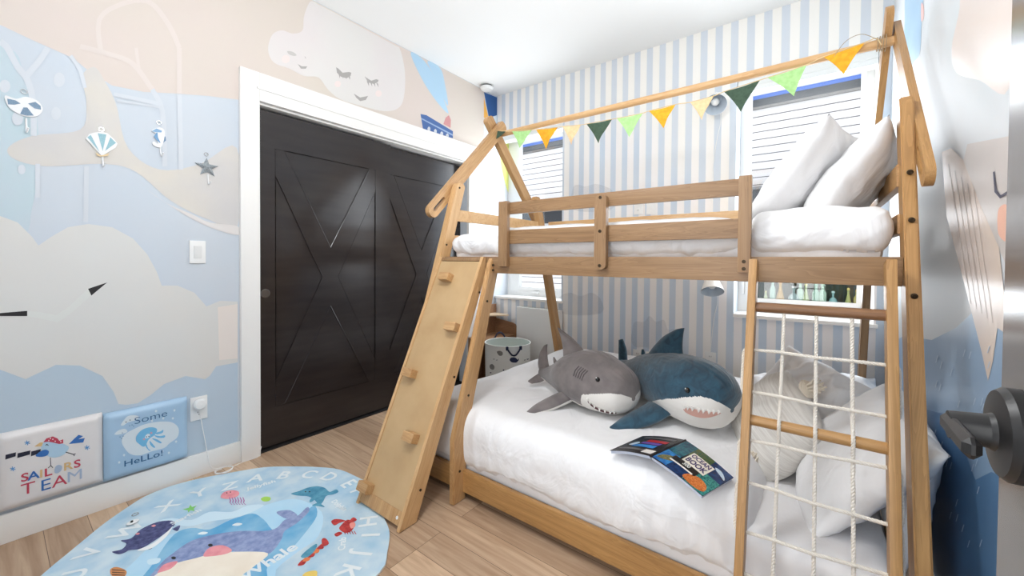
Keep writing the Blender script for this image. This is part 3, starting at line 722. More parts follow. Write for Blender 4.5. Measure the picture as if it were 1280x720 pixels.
# ------------------------------------------------------------------ ladder with rope net
lad = thing('rope_net_ladder', (2.6, 1.25, 0), 'wooden ladder with white rope climbing net leaning on bunk bed', 'ladder')
lt = Vector((0, 1.528, 1.178)); lb = Vector((0, 1.235, .0)); ld = (lt-lb).normalized(); ln = Vector((1, 0, 0)).cross(ld).normalized()
if ln.y > 0: ln = -ln
LXL, LXR = 2.443, 2.770
def lp(x, z, off=0): return Vector((x, lb.y+(lt.y-lb.y)*(z/lt.z), z))+ln*off
for x in (LXL, LXR):
    beam('stile', lp(x, .0)+ld*.02, lp(x, 1.165), ln, .058, .023, M_woodn, lad)
def lz(px, py, x):  # height where a pixel ray meets the ladder plane
    d = FF + (px-CXP)/FPX*RR - (py-CYP)/FPX*UU
    t = (lb-CAM).dot(ln)/d.dot(ln); return (CAM+t*d)
def pin(px, py): return lz(px, py, 0)
# rungs (round)
for (a, c) in (((940, 383), (1112, 395)), ((934, 523), (1117, 563))):
    zz = (pin(*a).z+pin(*c).z)/2
    p = lp(LXL+.0116, zz); q = lp(LXR-.0116, zz)
    b = B(); Lr = (q-p).length; b.cyl((-Lr/2, 0, 0), (Lr/2, 0, 0), .0155, 20); b.obj('rung', M_rung if zz > .9 else M_woodn, lad, frame((p+q)/2, q-p, (0, 1, 0)))
    if zz > .9: zr1 = zz
    else: zr2 = zz
zr3 = .17
p = lp(LXL+.0116, zr3); q = lp(LXR-.0116, zr3); Lr = (q-p).length
b = B(); b.cyl((-Lr/2, 0, 0), (Lr/2, 0, 0), .0155, 20); b.obj('rung', M_woodn, lad, frame((p+q)/2, q-p, (0, 1, 0)))
def rope(pts, r=.0046, name='rope', par=lad):
    pts = [Vector(p) for p in pts]; seg = []
    for i in range(len(pts)-1):
        n = max(2, int((pts[i+1]-pts[i]).length/.0035))
        for k in range(n): seg.append(pts[i].lerp(pts[i+1], k/n))
    seg.append(pts[-1]); b = B(); dist = [0]
    for i in range(1, len(seg)): dist.append(dist[-1]+(seg[i]-seg[i-1]).length)
    for s in range(3):
        P = []
        for i, p in enumerate(seg):
            t = (seg[min(i+1, len(seg)-1)]-seg[max(i-1, 0)]).normalized()
            u = t.cross(Vector((0, 1, 0))).normalized() if abs(t.y) < .9 else Vector((1, 0, 0)); v = t.cross(u)
            a = dist[i]/.026*2*PI+s*2*PI/3
            P.append(p+(u*math.cos(a)+v*math.sin(a))*r*.55)
        b.tube(P, r*.62, 6)
    return b.obj(name, M_rope, par)
vx = []
for (a, c) in (((980, 396), (966, 716)), ((1020.5, 400), (1017, 716)), ((1065, 401), (1067, 716))):
    P0 = pin(*a); P1 = pin(*c); xt = P0.x; xb = P1.x; vx.append((xt, xb, P0.z, P1.z))
    def vxf(z, v=(xt, xb, P0.z, P1.z)): return v[0]+(v[1]-v[0])*(v[2]-z)/(v[2]-v[3])
    rope([lp(vxf(zr1-.016), zr1-.014, .0), lp(vxf(zr2+.05), zr2+.05, .0), lp(vxf(zr2), zr2, .019), lp(vxf(zr2-.05), zr2-.05, .0), lp(vxf(.16), .16, .0)])
zs = []
for (a, c) in (((938, 437), (1113, 457)), ((935, 489), (1114, 522)), ((931, 549), (1118, 587)), ((928, 601), (1118, 658)), ((924, 662), (1119, 722))):
    A_ = pin(*a).z; C_ = pin(*c).z
    rope([lp(LXL+.0117, A_, .001), lp(2.52, A_*.75+C_*.25+.002, .006), lp(2.605, (A_+C_)/2-.002, .007), lp(2.68, A_*.25+C_*.75, .006), lp(LXR-.0117, C_, .001)]); zs.append((A_, C_))
z5 = zs[-1][0]-.105
rope([lp(LXL+.0117, z5, .001), lp(2.6, z5-.004, .006), lp(LXR-.0117, z5, .001)])
# returns of the side ropes outside the left and right stile
for i in range(len(zs)-1):
    za, zb_ = zs[i][0], zs[i+1][0]
    if i in (0, 2, 3):
        rope([lp(LXL-.0116, za, .01), lp(LXL-.0165, za-.012, .006), lp(LXL-.0165, zb_+.012, .006), lp(LXL-.0116, zb_, .01)], .0044)
        rope([lp(LXR+.0116, zs[i][1], .0), lp(LXR+.0160, zs[i][1]-.012, -.006), lp(LXR+.0160, zs[i+1][1]+.012, -.006), lp(LXR+.0116, zs[i+1][1], .0)], .0036)

# ------------------------------------------------------------------ bedding
def fbm(p, oct=3):
    v = 0; a = 1; q = Vector(p)
    for _ in range(oct): v += a*noise.noise(q); a *= .5; q = q*2.03
    return v
def ridg(p): return 1-abs(noise.noise(Vector(p)))*2
def slab(a, c, r, disp, n=(80, 50, 14), shape=None):
    """rounded box grid from corner a to c with displacement function"""
    a = Vector(a); c = Vector(c); bm = bmesh.new(); vd = {}
    def vert(i, j, k):
        key = (i, j, k)
        if key in vd: return vd[key]
        u = Vector((a.x+(c.x-a.x)*i/n[0], a.y+(c.y-a.y)*j/n[1], a.z+(c.z-a.z)*k/n[2]))
        R_ = (r, r, r) if not isinstance(r, tuple) else r
        inner = Vector([min(max(u[q], a[q]+R_[q]), c[q]-R_[q]) for q in range(3)])
        d = Vector([(u[q]-inner[q])/R_[q] for q in range(3)])
        if d.length > 1e-6:
            m_ = max(abs(d[0]), abs(d[1]), abs(d[2])); dn = d.normalized()*m_
            u = inner+Vector([dn[q]*R_[q] for q in range(3)])
        nrm = d.normalized() if d.length > 1e-6 else Vector((0, 0, 1))
        if shape: u = shape(u)
        u = u+nrm*disp(u, nrm)
        vd[key] = bm.verts.new(u); return vd[key]
    for ax in range(3):
        o1, o2 = [q for q in range(3) if q != ax]
        for side in (0, n[ax]):
            for i in range(n[o1]):
                for j in range(n[o2]):
                    q = []
                    for (di, dj) in ((0, 0), (1, 0), (1, 1), (0, 1)):
                        k3 = [0, 0, 0]; k3[ax] = side; k3[o1] = i+di; k3[o2] = j+dj; q.append(vert(*k3))
                    f = bm.faces.new(q); f.smooth = True
    b = B(); b.bm.free(); b.bm = bm; return b
def wr(scale, amp, stretch=(1, 1, 1), seed=0):
    def f(u, nrm):
        q = Vector((u.x*stretch[0], u.y*stretch[1], u.z*stretch[2]))*scale+Vector((seed, seed*1.7, seed*.3))
        w = fbm(q)
        return amp*w+amp*.55*max(0, ridg(q*1.7+Vector((5, 5, 5)))-.55)*2
    return f
# lower mattress with fitted sheet
mt = slab((.90, 1.405, .105), (2.797, 2.93, .335), .045, lambda u, nn: .004*fbm(Vector((u.x*6, u.y*6, u.z*40))) if nn.z < .5 else .003*fbm(u*9), (70, 56, 12)).obj('mattress', M_sheet, bed and None)
tag(mt, 'wide lower mattress in a white fitted sheet on the bunk bed base', 'mattress')
def duv_shape(u):
    # sink of the body weight and a sagging front hem
    f = max(0, min(1, (1.6-u.y)/.2))
    z = u.z
    if z < .30: z = z+.016*math.sin(u.x*9)*f
    else:
        z += .012*math.sin(u.x*3.1+1)*math.cos(u.y*3)
        if u.y > 2.55: z += .02*math.exp(-((u.x-1.5)/.35)**2)
    yy = u.y+.008*math.sin(u.x*11)*f
    if u.z < .19 and u.y < 1.6: yy = max(yy, 1.418)-.03*max(0, (u.z-.15))/.04
    return Vector((u.x, yy, z))
def duv_disp(u, nn):
    w = .010*fbm(Vector((u.x*5, u.y*3.2, u.z*3)))+.008*max(0, ridg(Vector((u.x*7+u.y*2, u.y*2.2, u.z*2))) - .6)
    if nn.y < -.3: w += .007*fbm(Vector((u.x*22, 1, u.z*3+u.x*4)))
    return w
dvb = slab((.888, 1.372, .112), (2.47, 2.975, .432), (.09, .10, .13), duv_disp, (130, 110, 24), duv_shape)
def shell(b, zcut, th, side=None):
    bmesh.ops.recalc_face_normals(b.bm, faces=b.bm.faces[:])
    kill = [f for f in b.bm.faces if f.calc_center_median().z < zcut and f.normal.z < -.85]
    bmesh.ops.delete(b.bm, geom=kill, context='FACES')
    for f in b.bm.faces: f.smooth = True
    return b
dv = shell(dvb, .2, .018).obj('duvet', M_linen, recalc=False)
tag(dv, 'puffy white duvet spread over the lower bed under the plush sharks', 'duvet')
# turned end of the duvet near the pillows
# upper mattress/duvet
def up_disp(u, nn):
    w = .006*fbm(Vector((u.x*7, u.y*4, u.z*5)), 3)
    if nn.y < -.2: w += .006*fbm(Vector((u.x*22+u.z*10, 0, u.z*6)))
    return w
um = slab((.905, 1.66, 1.16), (2.775, 2.70, 1.255), .035, lambda u, nn: 0, (40, 20, 4)).obj('mattress', M_sheet)
tag(um, 'narrow upper mattress lying inside the top bunk guard rails', 'mattress')
def up_shape(u):
    z = u.z; 
    return Vector((u.x, u.y, z-.02*max(0, 1-abs(u.x-1.0)/.2) if z > 1.27 else z))
ud = shell(slab((.878, 1.628, 1.182), (2.42, 2.732, 1.336), (.15, .06, .075), up_disp, (130, 60, 14), up_shape), 1.20, .012).obj('duvet', M_linen, recalc=False)
tag(ud, 'long white duvet on the top bunk behind the wooden guard rail', 'duvet')
def fold_disp(u, nn):
    q = Vector((u.x*6-u.z*7, u.y*3, u.z*6))
    return .007*fbm(q)+.010*max(0, ridg(q*1.2)-.55)
uf = shell(slab((2.405, 1.622, 1.183), (2.790, 2.735, 1.335), (.05, .07, .075), fold_disp, (60, 60, 20), lambda u: Vector((u.x, u.y, u.z+.012*math.sin((u.x-2.4)*8)))), 1.20, .012).obj('folded_blanket', M_linen, recalc=False)
tag(uf, 'thick rolled white blanket end below the two pillows of top bunk', 'blanket')
# pillows
def pillow(w, h, t, seed, flange=.012, n=46, crumple=1.0, pinch=.05):
    b = B(); g = {}
    for side in (1, -1):
        for i in range(n+1):
            for j in range(n+1):
                if side == -1 and (i in (0, n) or j in (0, n)): g[(-1, i, j)] = g[(1, i, j)]; continue
                u = -1+2*i/n; v = -1+2*j/n
                pu = 1-pinch*(1-v*v); 
                x = u*w/2*(1-pinch*(1-v*v)*abs(u)**2); y = v*h/2*(1-pinch*(1-u*u)*abs(v)**2)
                k = (max(0, 1-abs(u)**2.4))**.55*(max(0, 1-abs(v)**2.4))**.55
                z = side*(t/2*k+.0015)
                q = Vector((x*6, y*6, side*3+seed))
                wv = fbm(q, 3)*.012*crumple+max(0, ridg(Vector((x*9+y*4, y*7, seed+side)))-.5)*.016*crumple*k
                # creases radiating from corners
                z += side*wv*min(1, k*3)
                x += .006*crumple*noise.noise(q*1.3); y += .006*crumple*noise.noise(q*1.3+Vector((9, 2, 1)))
                g[(side, i, j)] = b.bm.verts.new((x, y, z))
        for i in range(n):
            for j in range(n):
                try:
                    f = b.bm.faces.new((g[(side, i, j)], g[(side, i+1, j)], g[(side, i+1, j+1)], g[(side, i, j+1)])); f.smooth = True
                except ValueError: pass
    return b
def place(c, X, Y): return frame(c, X, Y)
def pil(c, X, Y, w, h, t, seed, label, name='pillow', m=M_linen, **kw):
    Mx = frame(c, X, Y); o = pillow(w, h, t, seed, **kw).obj(name, m, None, Mx, sharp=180, smooth=True)
    return tag(o, label, 'pillow')
# top bunk
pil((2.575, 1.98, 1.49), (.25, 1, .02), (.62, -.0, .80), .56, .43, .15, 1, 'white pillow leaning on the top bunk, the left and front one', crumple=1.1)
pil((2.715, 2.02, 1.46), (.15, 1, .0), (.55, -.05, .84), .60, .40, .15, 4, 'white pillow against the right post on top bunk', crumple=.9)
# lower bunk
pil((2.715, 1.80, .50), (-.10, 1, .06), (.62, .1, .78), .60, .46, .17, 9, 'big smooth white pillow propped behind the ladder\'s right stile on the lower bed')
pil((2.56, 2.24, .535), (-.75, .62, .25), (.45, .4, .80), .42, .40, .16, 13, 'crumpled white pillow standing between gauze cushion and big pillow', crumple=2.6)
pil((2.855, 1.92, .46), (.0, 1, 0), (.16, 0, 1), .66, .40, .11, 17, 'white pillow jammed between the bed post and the blue wall')
pil((2.62, 2.66, .44), (1, .2, .1), (-.1, 1, .35), .6, .40, .15, 21, 'rumpled white pillow at the back corner of lower bed', crumple=2.6)
# gauze cushion with tasselled gathers
gc = thing('gauze_cushion', (2.44, 1.93, .38), 'ribbed cream gauze cushion with tied fringed corners on lower bed', 'cushion')
Mx = frame((2.478, 1.93, .50), (-.30, .86, .30), (.50, .05, .86))
pillow(.38, .33, .23, 31, crumple=.8, pinch=-.10).obj('cushion_body', M_gauze, gc, Mx, 180, smooth=True)
def tassel(c, d, hang):
    c = Vector(c); d = Vector(d).normalized(); b = B(); q = d.orthogonal().normalized(); w = d.cross(q)
    for k in range(5):
        rr = .010+.0055*k
        b.tube([c-d*(.004+.003*k)+(q*math.cos(a*PI/8)+w*math.sin(a*PI/8))*(rr+.0012*math.sin(a*2.1+k)) for a in range(16)], .0045, 6, closed=True)
    b.ball(c, .011)
    for k in range(22):
        a = k*2.4; rr = .006+.016*(k % 5)/5; st = c+(q*math.cos(a)+w*math.sin(a))*rr
        e = st+Vector(hang)*(1+.25*(k % 3))+(q*math.cos(a)+w*math.sin(a))*.010
        b.tube([st, st.lerp(e, .5)+d*.010, e], [.0034, .0034, .0028], 5)
    b.obj('tassel', M_fringe, gc)
tassel(at(1, 1.772, 943, 569), (-.35, -.85, -.1), (-.02, -.01, -.028)); tassel(at(1, 1.80, 1001, 532), (.35, -.85, .1), (.004, -.008, -.042)); tassel(at(1, 1.90, 1014, 485), (.6, -.5, .5), (.02, .0, .012))

# ------------------------------------------------------------------ plush sharks
def lerp_keys(keys, t):
    for i in range(len(keys)-1):
        if t <= keys[i+1][0]:
            a, c = keys[i], keys[i+1]; h = c[0]-a[0]; s = (t-a[0])/h; out = []
            p = keys[max(i-1, 0)]; q = keys[min(i+2, len(keys)-1)]
            for k in range(1, len(a)):
                d = (c[k]-a[k])/h
                m0 = d if i == 0 else (c[k]-p[k])/(c[0]-p[0]); m1 = d if i+2 > len(keys)-1 else (q[k]-a[k])/(q[0]-a[0])
                out.append((2*s**3-3*s*s+1)*a[k]+(s**3-2*s*s+s)*h*m0+(3*s*s-2*s**3)*c[k]+(s**3-s*s)*h*m1)
            return out
    return list(keys[-1][1:])
def pw(pts, t):
    for (a, x), (c, y) in zip(pts, pts[1:]):
        if t <= c: return x+(y-x)*(t-a)/(c-a)
    return pts[-1][1]
class Shark:
    """keys: (t, x, y, z, half width, half height); centre line in world coordinates"""
    def __init__(s, keys, seed=0): s.k = keys; s.seed = seed
    def cen(s, t): return Vector(lerp_keys(s.k, t)[:3])
    def fr(s, t):
        a = s.cen(max(0, t-.02)); c = s.cen(min(1, t+.02)); T = (c-a).normalized(); side = T.cross(Vector((0, 0, 1))).normalized(); up = side.cross(T)
        return T, side, up
    def surf(s, t, phi, off=0):
        k = lerp_keys(s.k, t); T, side, up = s.fr(t)   # phi 0 = viewer side, 90 = top
        ca, sa = math.cos(phi), math.sin(phi)
        p = Vector(k[:3])+side*(ca*k[3])+up*(sa*k[4]*(1 if sa > 0 else .86))
        n = (side*(ca/max(k[3], .01))+up*(sa/max(k[4], .01))).normalized()
        return p+n*off
    def body(s, name, mats, parent, belly, n=200, m=260):
        b = B(); rings = []
        for j in range(m+1):
            t = j/m; rings.append([b.bm.verts.new(s.surf(t, 2*PI*i/n)+Vector((0, 0, .003*noise.noise(Vector((t*14, i*.3, s.seed)))))) for i in range(n)])
        for j in range(m):
            for i in range(n):
                f = b.bm.faces.new((rings[j][i], rings[j][(i+1) % n], rings[j+1][(i+1) % n], rings[j+1][i])); f.smooth = True
                ph = math.sin(2*PI*(i+.5)/n)
                f.material_index = 1 if ph < belly((j+.5)/m) else 0
        b.bm.faces.new(rings[0]); f = b.bm.faces.new(rings[-1]); 
        return b.obj(name, mats, parent, None, 180, smooth=True)
    def strip(s, name, pts, w, m, parent, off=.003, r=None):
        """raised ribbon along (t,phi) points, width w in radians of phi"""
        P = spline([(a, c, 0) for a, c in pts], 5, False); b = B(); top = []; bot = []
        for i, p in enumerate(P):
            ww = w*(math.sin(PI*min(1, max(0, i/(len(P)-1))))**.5 if w > 0 else 1)
            top.append(s.surf(p.x, p.y+abs(ww)/2, off)); bot.append(s.surf(p.x, p.y-abs(ww)/2, off))
        for i in range(len(P)-1):
            b.faces([top[i], top[i+1], bot[i+1], bot[i]], [(0, 1, 2, 3)], 0, True)
        return b.obj(name, m, parent)
def fin(name, secs, mats, parent, under=True, n=28):
    """secs: (center, chord half vec, thickness half vec)"""
    b = B(); S_ = []
    keys = [(i/(len(secs)-1), *secs[i][0], *secs[i][1], *secs[i][2]) for i in range(len(secs))]
    for j in range(15):
        k = lerp_keys(keys, j/14); S_.append((k[0:3], k[3:6], k[6:9]))
    S_.append((Vector(S_[-1][0])+(Vector(S_[-1][0])-Vector(S_[-2][0]))*.18, Vector(S_[-1][1])*.35, Vector(S_[-1][2])*.35))
    mf = (lambda j, i: 1 if (under and (2*PI*(i+.5)/n) > PI) else 0)
    b.loft(S_, n, 0, True, mf)
    return b.obj(name, mats, parent, None, 180, smooth=True)
def teeth(sh, pts, n, ln_, par, down=-1, off=.004, r=.006):
    P = spline([(a, c, 0) for a, c in pts], 8, False); b = B()
    for k in range(n):
        p = P[int(k/(n-1)*(len(P)-1))]; q = sh.surf(p.x, p.y, off); T, side, up = sh.fr(p.x)
        b.loft([(q+up*.004, T*r, side*.004), (q, T*r, side*.004), (q+up*(ln_*down), T*.0006, side*.0006)], 8)
    return b.obj('teeth', M_wplush, par)
def eye(sh, t, phi, r, par, ring=None):
    p = sh.surf(t, phi, -.001)
    if ring:
        b = B(); b.ball(p, r*1.6, sc=(1, 1, 1)); b.obj('eye_patch', ring, par)
    b = B(); b.ball(sh.surf(t, phi, .003 if not ring else r*.9), r); e = b.obj('eye', M_eye, par)
    b = B(); b.ball(sh.surf(t, phi, r*(1.0 if not ring else 1.75))+Vector((-.002, -.001, .004)), r*.25); b.obj('glint', M_wplast, e)
# grey shark
gs = thing('plush_shark', (1.65, 1.93, .43), 'grey plush shark with white cheeks lying left of the teal one', 'plush toy', 'plush sharks on the lower bed')
G = Shark([(0, 1.32, 1.97, 0.495, .018, .028), (.12, 1.38, 1.95, 0.5, .038, .042), (.3, 1.49, 1.91, 0.52, .085, .080), (.5, 1.61, 1.865, 0.548, .140, .128), (.68, 1.73, 1.825, 0.562, .165, .148), (.82, 1.83, 1.79, 0.553, .155, .132), (.93, 1.915, 1.755, 0.548, .115, .102), (.98, 1.952, 1.745, 0.545, .070, .062), (1, 1.966, 1.74, 0.545, .012, .012)], 3)
G.body('body', [M_gray, M_wplush], gs, lambda t: pw([(0, -.35), (.4, -.6), (.76, -.66), (.80, -.05), (.84, .0), (.92, .22), (.975, .42), (1, .45)], t))
for i in range(5):
    t0 = .700+.017*i
    b = B(); b.tube([G.surf(t0+.010, .72, .002), G.surf(t0+.002, .55, .002), G.surf(t0+.006, .36, .002)], .0020, 6); b.obj('gill', M_graydk, gs)
eye(G, .872, .62, .0105, gs)
G.strip('mouth', [(.835, -.30), (.87, -.62), (.91, -.86), (.95, -.95)], .26, M_maroon, gs, .003)
teeth(G, [(.84, -.20), (.87, -.48), (.91, -.72), (.945, -.80)], 7, .011, gs, -1, .0035, .006)
# dorsal fin, pectoral fins, tail
fin('dorsal_fin', [((1.635, 1.85, 0.635), (0.09775, -0.0115, -0.00575), (0, 0.0375, 0)), ((1.595, 1.86, 0.7), (0.06325, -0, -0.0092), (0, 0.0325, 0)), ((1.545, 1.875, 0.755), (0.0414, 0, -0.0138), (0, 0.0225, 0)), ((1.505, 1.885, 0.78), (0.0207, 0, -0.0138), (0, 0.0125, 0))], [M_gray, M_gray], gs, False)
fin('pectoral_fin', [((1.635, 1.79, 0.488), (0.06825, 0.021, 0.021), (0, -0.021, 0.033)), ((1.6, 1.7, 0.468), (0.063, 0.021, 0.0126), (0, -0.009, 0.03)), ((1.565, 1.62, 0.448), (0.04725, 0.01575, 0.0042), (0, -0.0045, 0.0225)), ((1.535, 1.555, 0.435), (0.0189, 0.0063, 0), (0, 0, 0.012))], [M_gray, M_wplush], gs)
fin('tail_fin', [((1.355, 1.98, 0.49), (.03, 0, .012), (0, .026, 0)), ((1.325, 1.99, 0.545), (.034, 0, .012), (0, .022, 0)), ((1.315, 2.005, 0.61), (.026, 0, .012), (0, .016, 0)), ((1.325, 2.015, 0.655), (.012, 0, .006), (0, .010, 0))], [M_gray, M_gray], gs, False)
fin('tail_fin', [((1.35, 1.965, 0.49), (.03, 0, -.01), (0, .024, 0)), ((1.32, 1.935, 0.465), (.028, 0, -.01), (0, .018, 0)), ((1.295, 1.9, 0.452), (.016, 0, -.006), (0, .010, 0))], [M_gray, M_gray], gs, False)
fin('rear_fin', [((1.45, 1.935, 0.57), (.018, 0, 0), (0, .01, 0)), ((1.435, 1.94, 0.595), (.010, 0, 0), (0, .007, 0)), ((1.425, 1.945, 0.61), (.004, 0, 0), (0, .004, 0))], [M_gray, M_gray], gs, False)
# teal shark
bs = thing('plush_shark', (2.1, 2.1, .43), 'dark teal plush shark with open toothy mouth beside the book', 'plush toy', 'plush sharks on the lower bed')
T_ = Shark([(0, 1.62, 2.45, .495, .02, .03), (.2, 1.73, 2.35, .505, .06, .06), (.4, 1.87, 2.21, .530, .125, .112), (.58, 2.00, 2.08, .556, .160, .142), (.74, 2.12, 1.96, .572, .172, .152), (.85, 2.21, 1.875, .580, .165, .152), (.93, 2.28, 1.825, .578, .140, .134), (.975, 2.325, 1.80, .573, .100, .098), (.993, 2.345, 1.79, .570, .055, .055), (1, 2.35, 1.788, .569, .012, .012)], 8)
T_.body('body', [M_blue, M_wplush], bs, lambda t: pw([(0, -.4), (.5, -.56), (.70, -.58), (.80, -.25), (.84, -.10), (.90, .12), (.95, .38), (.975, .46), (1, .48)], t))
eye(T_, .918, .42, .011, bs)
T_.strip('mouth', [(.915, -.18), (.95, -.20), (.975, -.18), (.993, -.10)], .34, M_pink, bs, .004)
teeth(T_, [(.922, -.05), (.95, -.02), (.975, .0), (.99, .04)], 8, .013, bs, -1, .007, .008)
fin('dorsal_fin', [((2.02, 2.04, 0.645), (0.12075, -0.069, -0.0115), (0.0144, 0.0384, 0)), ((2.025, 2.055, 0.72), (0.0782, -0.04025, -0.0046), (0.012, 0.0336, 0)), ((2.045, 2.07, 0.785), (0.0483, -0.023, 0.0046), (0.012, 0.024, 0)), ((2.075, 2.075, 0.827), (0.0207, -0.0092, 0.0069), (0.0072, 0.012, 0))], [M_blue, M_blue], bs, False)
fin('pectoral_fin', [((2.055, 1.91, 0.498), (0.0935, -0.033, 0.033), (0.0116, 0.029, 0.0377)), ((2.03, 1.81, 0.478), (0.0825, -0.022, 0.022), (0.0058, 0.0174, 0.0377)), ((1.985, 1.715, 0.458), (0.0605, -0.0055, 0.0066), (0, 0.0087, 0.029)), ((1.925, 1.625, 0.438), (0.0198, 0.0044, 0), (0, 0, 0.01305))], [M_blue, M_blue], bs, False)
fin('tail_fin', [((1.62, 2.49, 0.5), (.03, -.01, 0), (.01, .02, 0)), ((1.6, 2.53, 0.575), (.026, -.008, .004), (.01, .018, 0)), ((1.575, 2.56, 0.635), (.014, -.004, .006), (.005, .012, 0))], [M_blue, M_blue], bs, False)
fin('rear_fin', [((1.82, 2.3, 0.58), (.016, 0, 0), (0, .012, 0)), ((1.815, 2.305, 0.615), (.013, 0, 0), (0, .011, 0)), ((1.81, 2.31, 0.645), (.007, 0, 0), (0, .008, 0))], [M_blue, M_blue], bs, False)

# ------------------------------------------------------------------ open book lying face down
bk = thing('open_book', (2.2, 1.45, .44), 'open glossy ocean picture book lying face down on white duvet', 'book')
zb_ = .452; sz = .482
Q = lambda px, py, z: at(2, z, px, py)
S0 = Q(813, 570, sz); S1 = Q(857, 550, sz)           # spine ends (front, back)
F0 = Q(878, 620, zb_); F1 = Q(917, 597, zb_)         # front cover fore edge
K0 = Q(762, 563, zb_); K1 = Q(803, 545, zb_)         # back cover fore edge
def quad_uv(a, b_, c, d, arch=.006):
    # a: u0v0, b: u1v0, c: u1v1, d: u0v1
    def f(u, v, off=0):
        p = a*(1-u)*(1-v)+b_*u*(1-v)+c*u*v+d*(1-u)*v
        n = (b_-a).cross(d-a).normalized()
        if n.z < 0: n = -n
        return p+n*(off+arch*math.sin(PI*u))
    return f
fc = quad_uv(S0, F0, F1, S1); bcv = quad_uv(K0, S0, S1, K1)
M_bkdark = mat('cover_black', (30, 28, 32), .25)
def coverbase(b, f, th=.0012):
    n = 10
    for off in (0, -th):
        vs = [[b.bm.verts.new(f(i/n, j/4, off)) for j in range(5)] for i in range(n+1)]
        for i in range(n):
            for j in range(4): b.bm.faces.new((vs[i][j], vs[i+1][j], vs[i+1][j+1], vs[i][j+1]))
def tile(b, f, mats, m, u0, u1, v0, v1, lay=1, pts=None):
    if m not in mats: mats.append(m)
    mi = mats.index(m); n = 6
    vs = [[b.bm.verts.new(f(u0+(u1-u0)*i/n, v0+(v1-v0)*j/2, .0004*lay)) for j in range(3)] for i in range(n+1)]
    for i in range(n):
        for j in range(2): b.bm.faces.new((vs[i][j], vs[i+1][j], vs[i+1][j+1], vs[i][j+1])).material_index = mi
def blob(b, f, mats, m, pts, lay):
    if m not in mats: mats.append(m)
    b.poly([f(p.x, p.y, .0004*lay) for p in spline([(x, y, 0) for x, y in pts], 4)], mats.index(m))
def uvtext(b, f, mats, m, body, cu_, cv_, su, sv, lay, bold=.02):
    """text in cover coordinates: su, sv = letter height scale in u and v"""
    if m not in mats: mats.append(m)
    bb = B(); bb.text(body, Matrix(), 1.0, 0, 0, bold)
    for v in bb.bm.verts: v.co = f(cu_+v.co.x*su, cv_+v.co.y*sv, .0004*lay)
    b.merge(bb.bm, Matrix(), mats.index(m))
b = B(); mm = [M_bkdark]; coverbase(b, fc)
teal = noisy('reef_teal', (30, 110, 120), (16, 60, 84), (120, 120, 120), .22); olive = noisy('reef_olive', (88, 96, 40), (30, 80, 60), (120, 120, 120), .22)
navy = noisy('deep_sea', (20, 60, 110), (14, 36, 72), (60, 60, 60), .22); coral = noisy('orange_coral', (226, 140, 70), (180, 84, 40), (240, 240, 240), .22, bump=.2)
aqua = noisy('fish_shoal', (70, 160, 150), (18, 84, 84), (170, 170, 170), .22); turt = noisy('turtle_shell', (150, 130, 80), (60, 90, 70), (200, 200, 200), .22)
skyb = noisy('bright_water', (60, 140, 200), (30, 90, 160), (60, 60, 60), .22)
tile(b, fc, mm, skyb, 0.03, .30, .02, .45, 1); tile(b, fc, mm, teal, .03, .30, .45, 1, 1); tile(b, fc, mm, olive, .30, .66, .66, 1, 1)
tile(b, fc, mm, navy, .66, 1, .55, 1, 1); tile(b, fc, mm, navy, .30, .66, 0, .36, 1); tile(b, fc, mm, aqua, .62, 1, .0, .55, 1)
blob(b, fc, mm, turt, [(.06, .10), (.16, .12), (.28, .22), (.32, .34), (.24, .36), (.14, .30), (.08, .22)], 2)
blob(b, fc, mm, coral, [(.60, .06), (.72, .02), (.86, .03), (.96, .10), (.92, .26), (.78, .32), (.66, .26), (.60, .16)], 3)
blob(b, fc, mm, flat(190, 206, 220), [(.74, .86), (.84, .88), (.94, .80), (.97, .72), (.88, .76), (.78, .80)], 2.4)
tile(b, fc, mm, mat('title_cream', (240, 232, 216), .3), .34, .76, .42, .80, 4)
tile(b, fc, mm, mat('title_black', (24, 22, 24), .3), .22, .70, .24, .42, 4.4); tile(b, fc, mm, mat('strip_white', (236, 232, 224), .3), .22, .66, .23, .27, 5)
M_purp = flat(52, 30, 96, .3)
uvtext(b, fc, mm, M_purp, 'OCEAN', .55, .70, .105, .16, 6, .03); uvtext(b, fc, mm, M_purp, 'BOOK', .55, .53, .13, .19, 6, .03)
uvtext(b, fc, mm, flat(236, 236, 230), '300', .48, .36, .09, .13, 6, .02)
b.obj('front_cover', mm, bk, recalc=False)
b = B(); mm = [M_bkdark]; coverbase(b, bcv)
tile(b, bcv, mm, flat(176, 40, 48, .25), .40, .86, .60, .72, 2); tile(b, bcv, mm, flat(110, 80, 160, .25), .36, .80, .47, .58, 2); tile(b, bcv, mm, flat(50, 130, 200, .25), .28, .80, .30, .44, 2)
tile(b, bcv, mm, flat(96, 92, 92, .3), .18, .9, .80, .88, 2); tile(b, bcv, mm, flat(96, 92, 92, .3), .12, .72, .12, .2, 2); tile(b, bcv, mm, flat(230, 226, 222, .3), .72, .95, .06, .22, 3)
blob(b, bcv, mm, flat(180, 200, 216, .3), [(.16, .38), (.26, .36), (.34, .48), (.26, .56), (.18, .48)], 3)
b.obj('back_cover', mm, bk, recalc=False)
b = B(); b.tube([S0+Vector((0, 0, -.001)), S1+Vector((0, 0, -.001))], .004, 8); b.obj('spine', M_bkdark, bk)
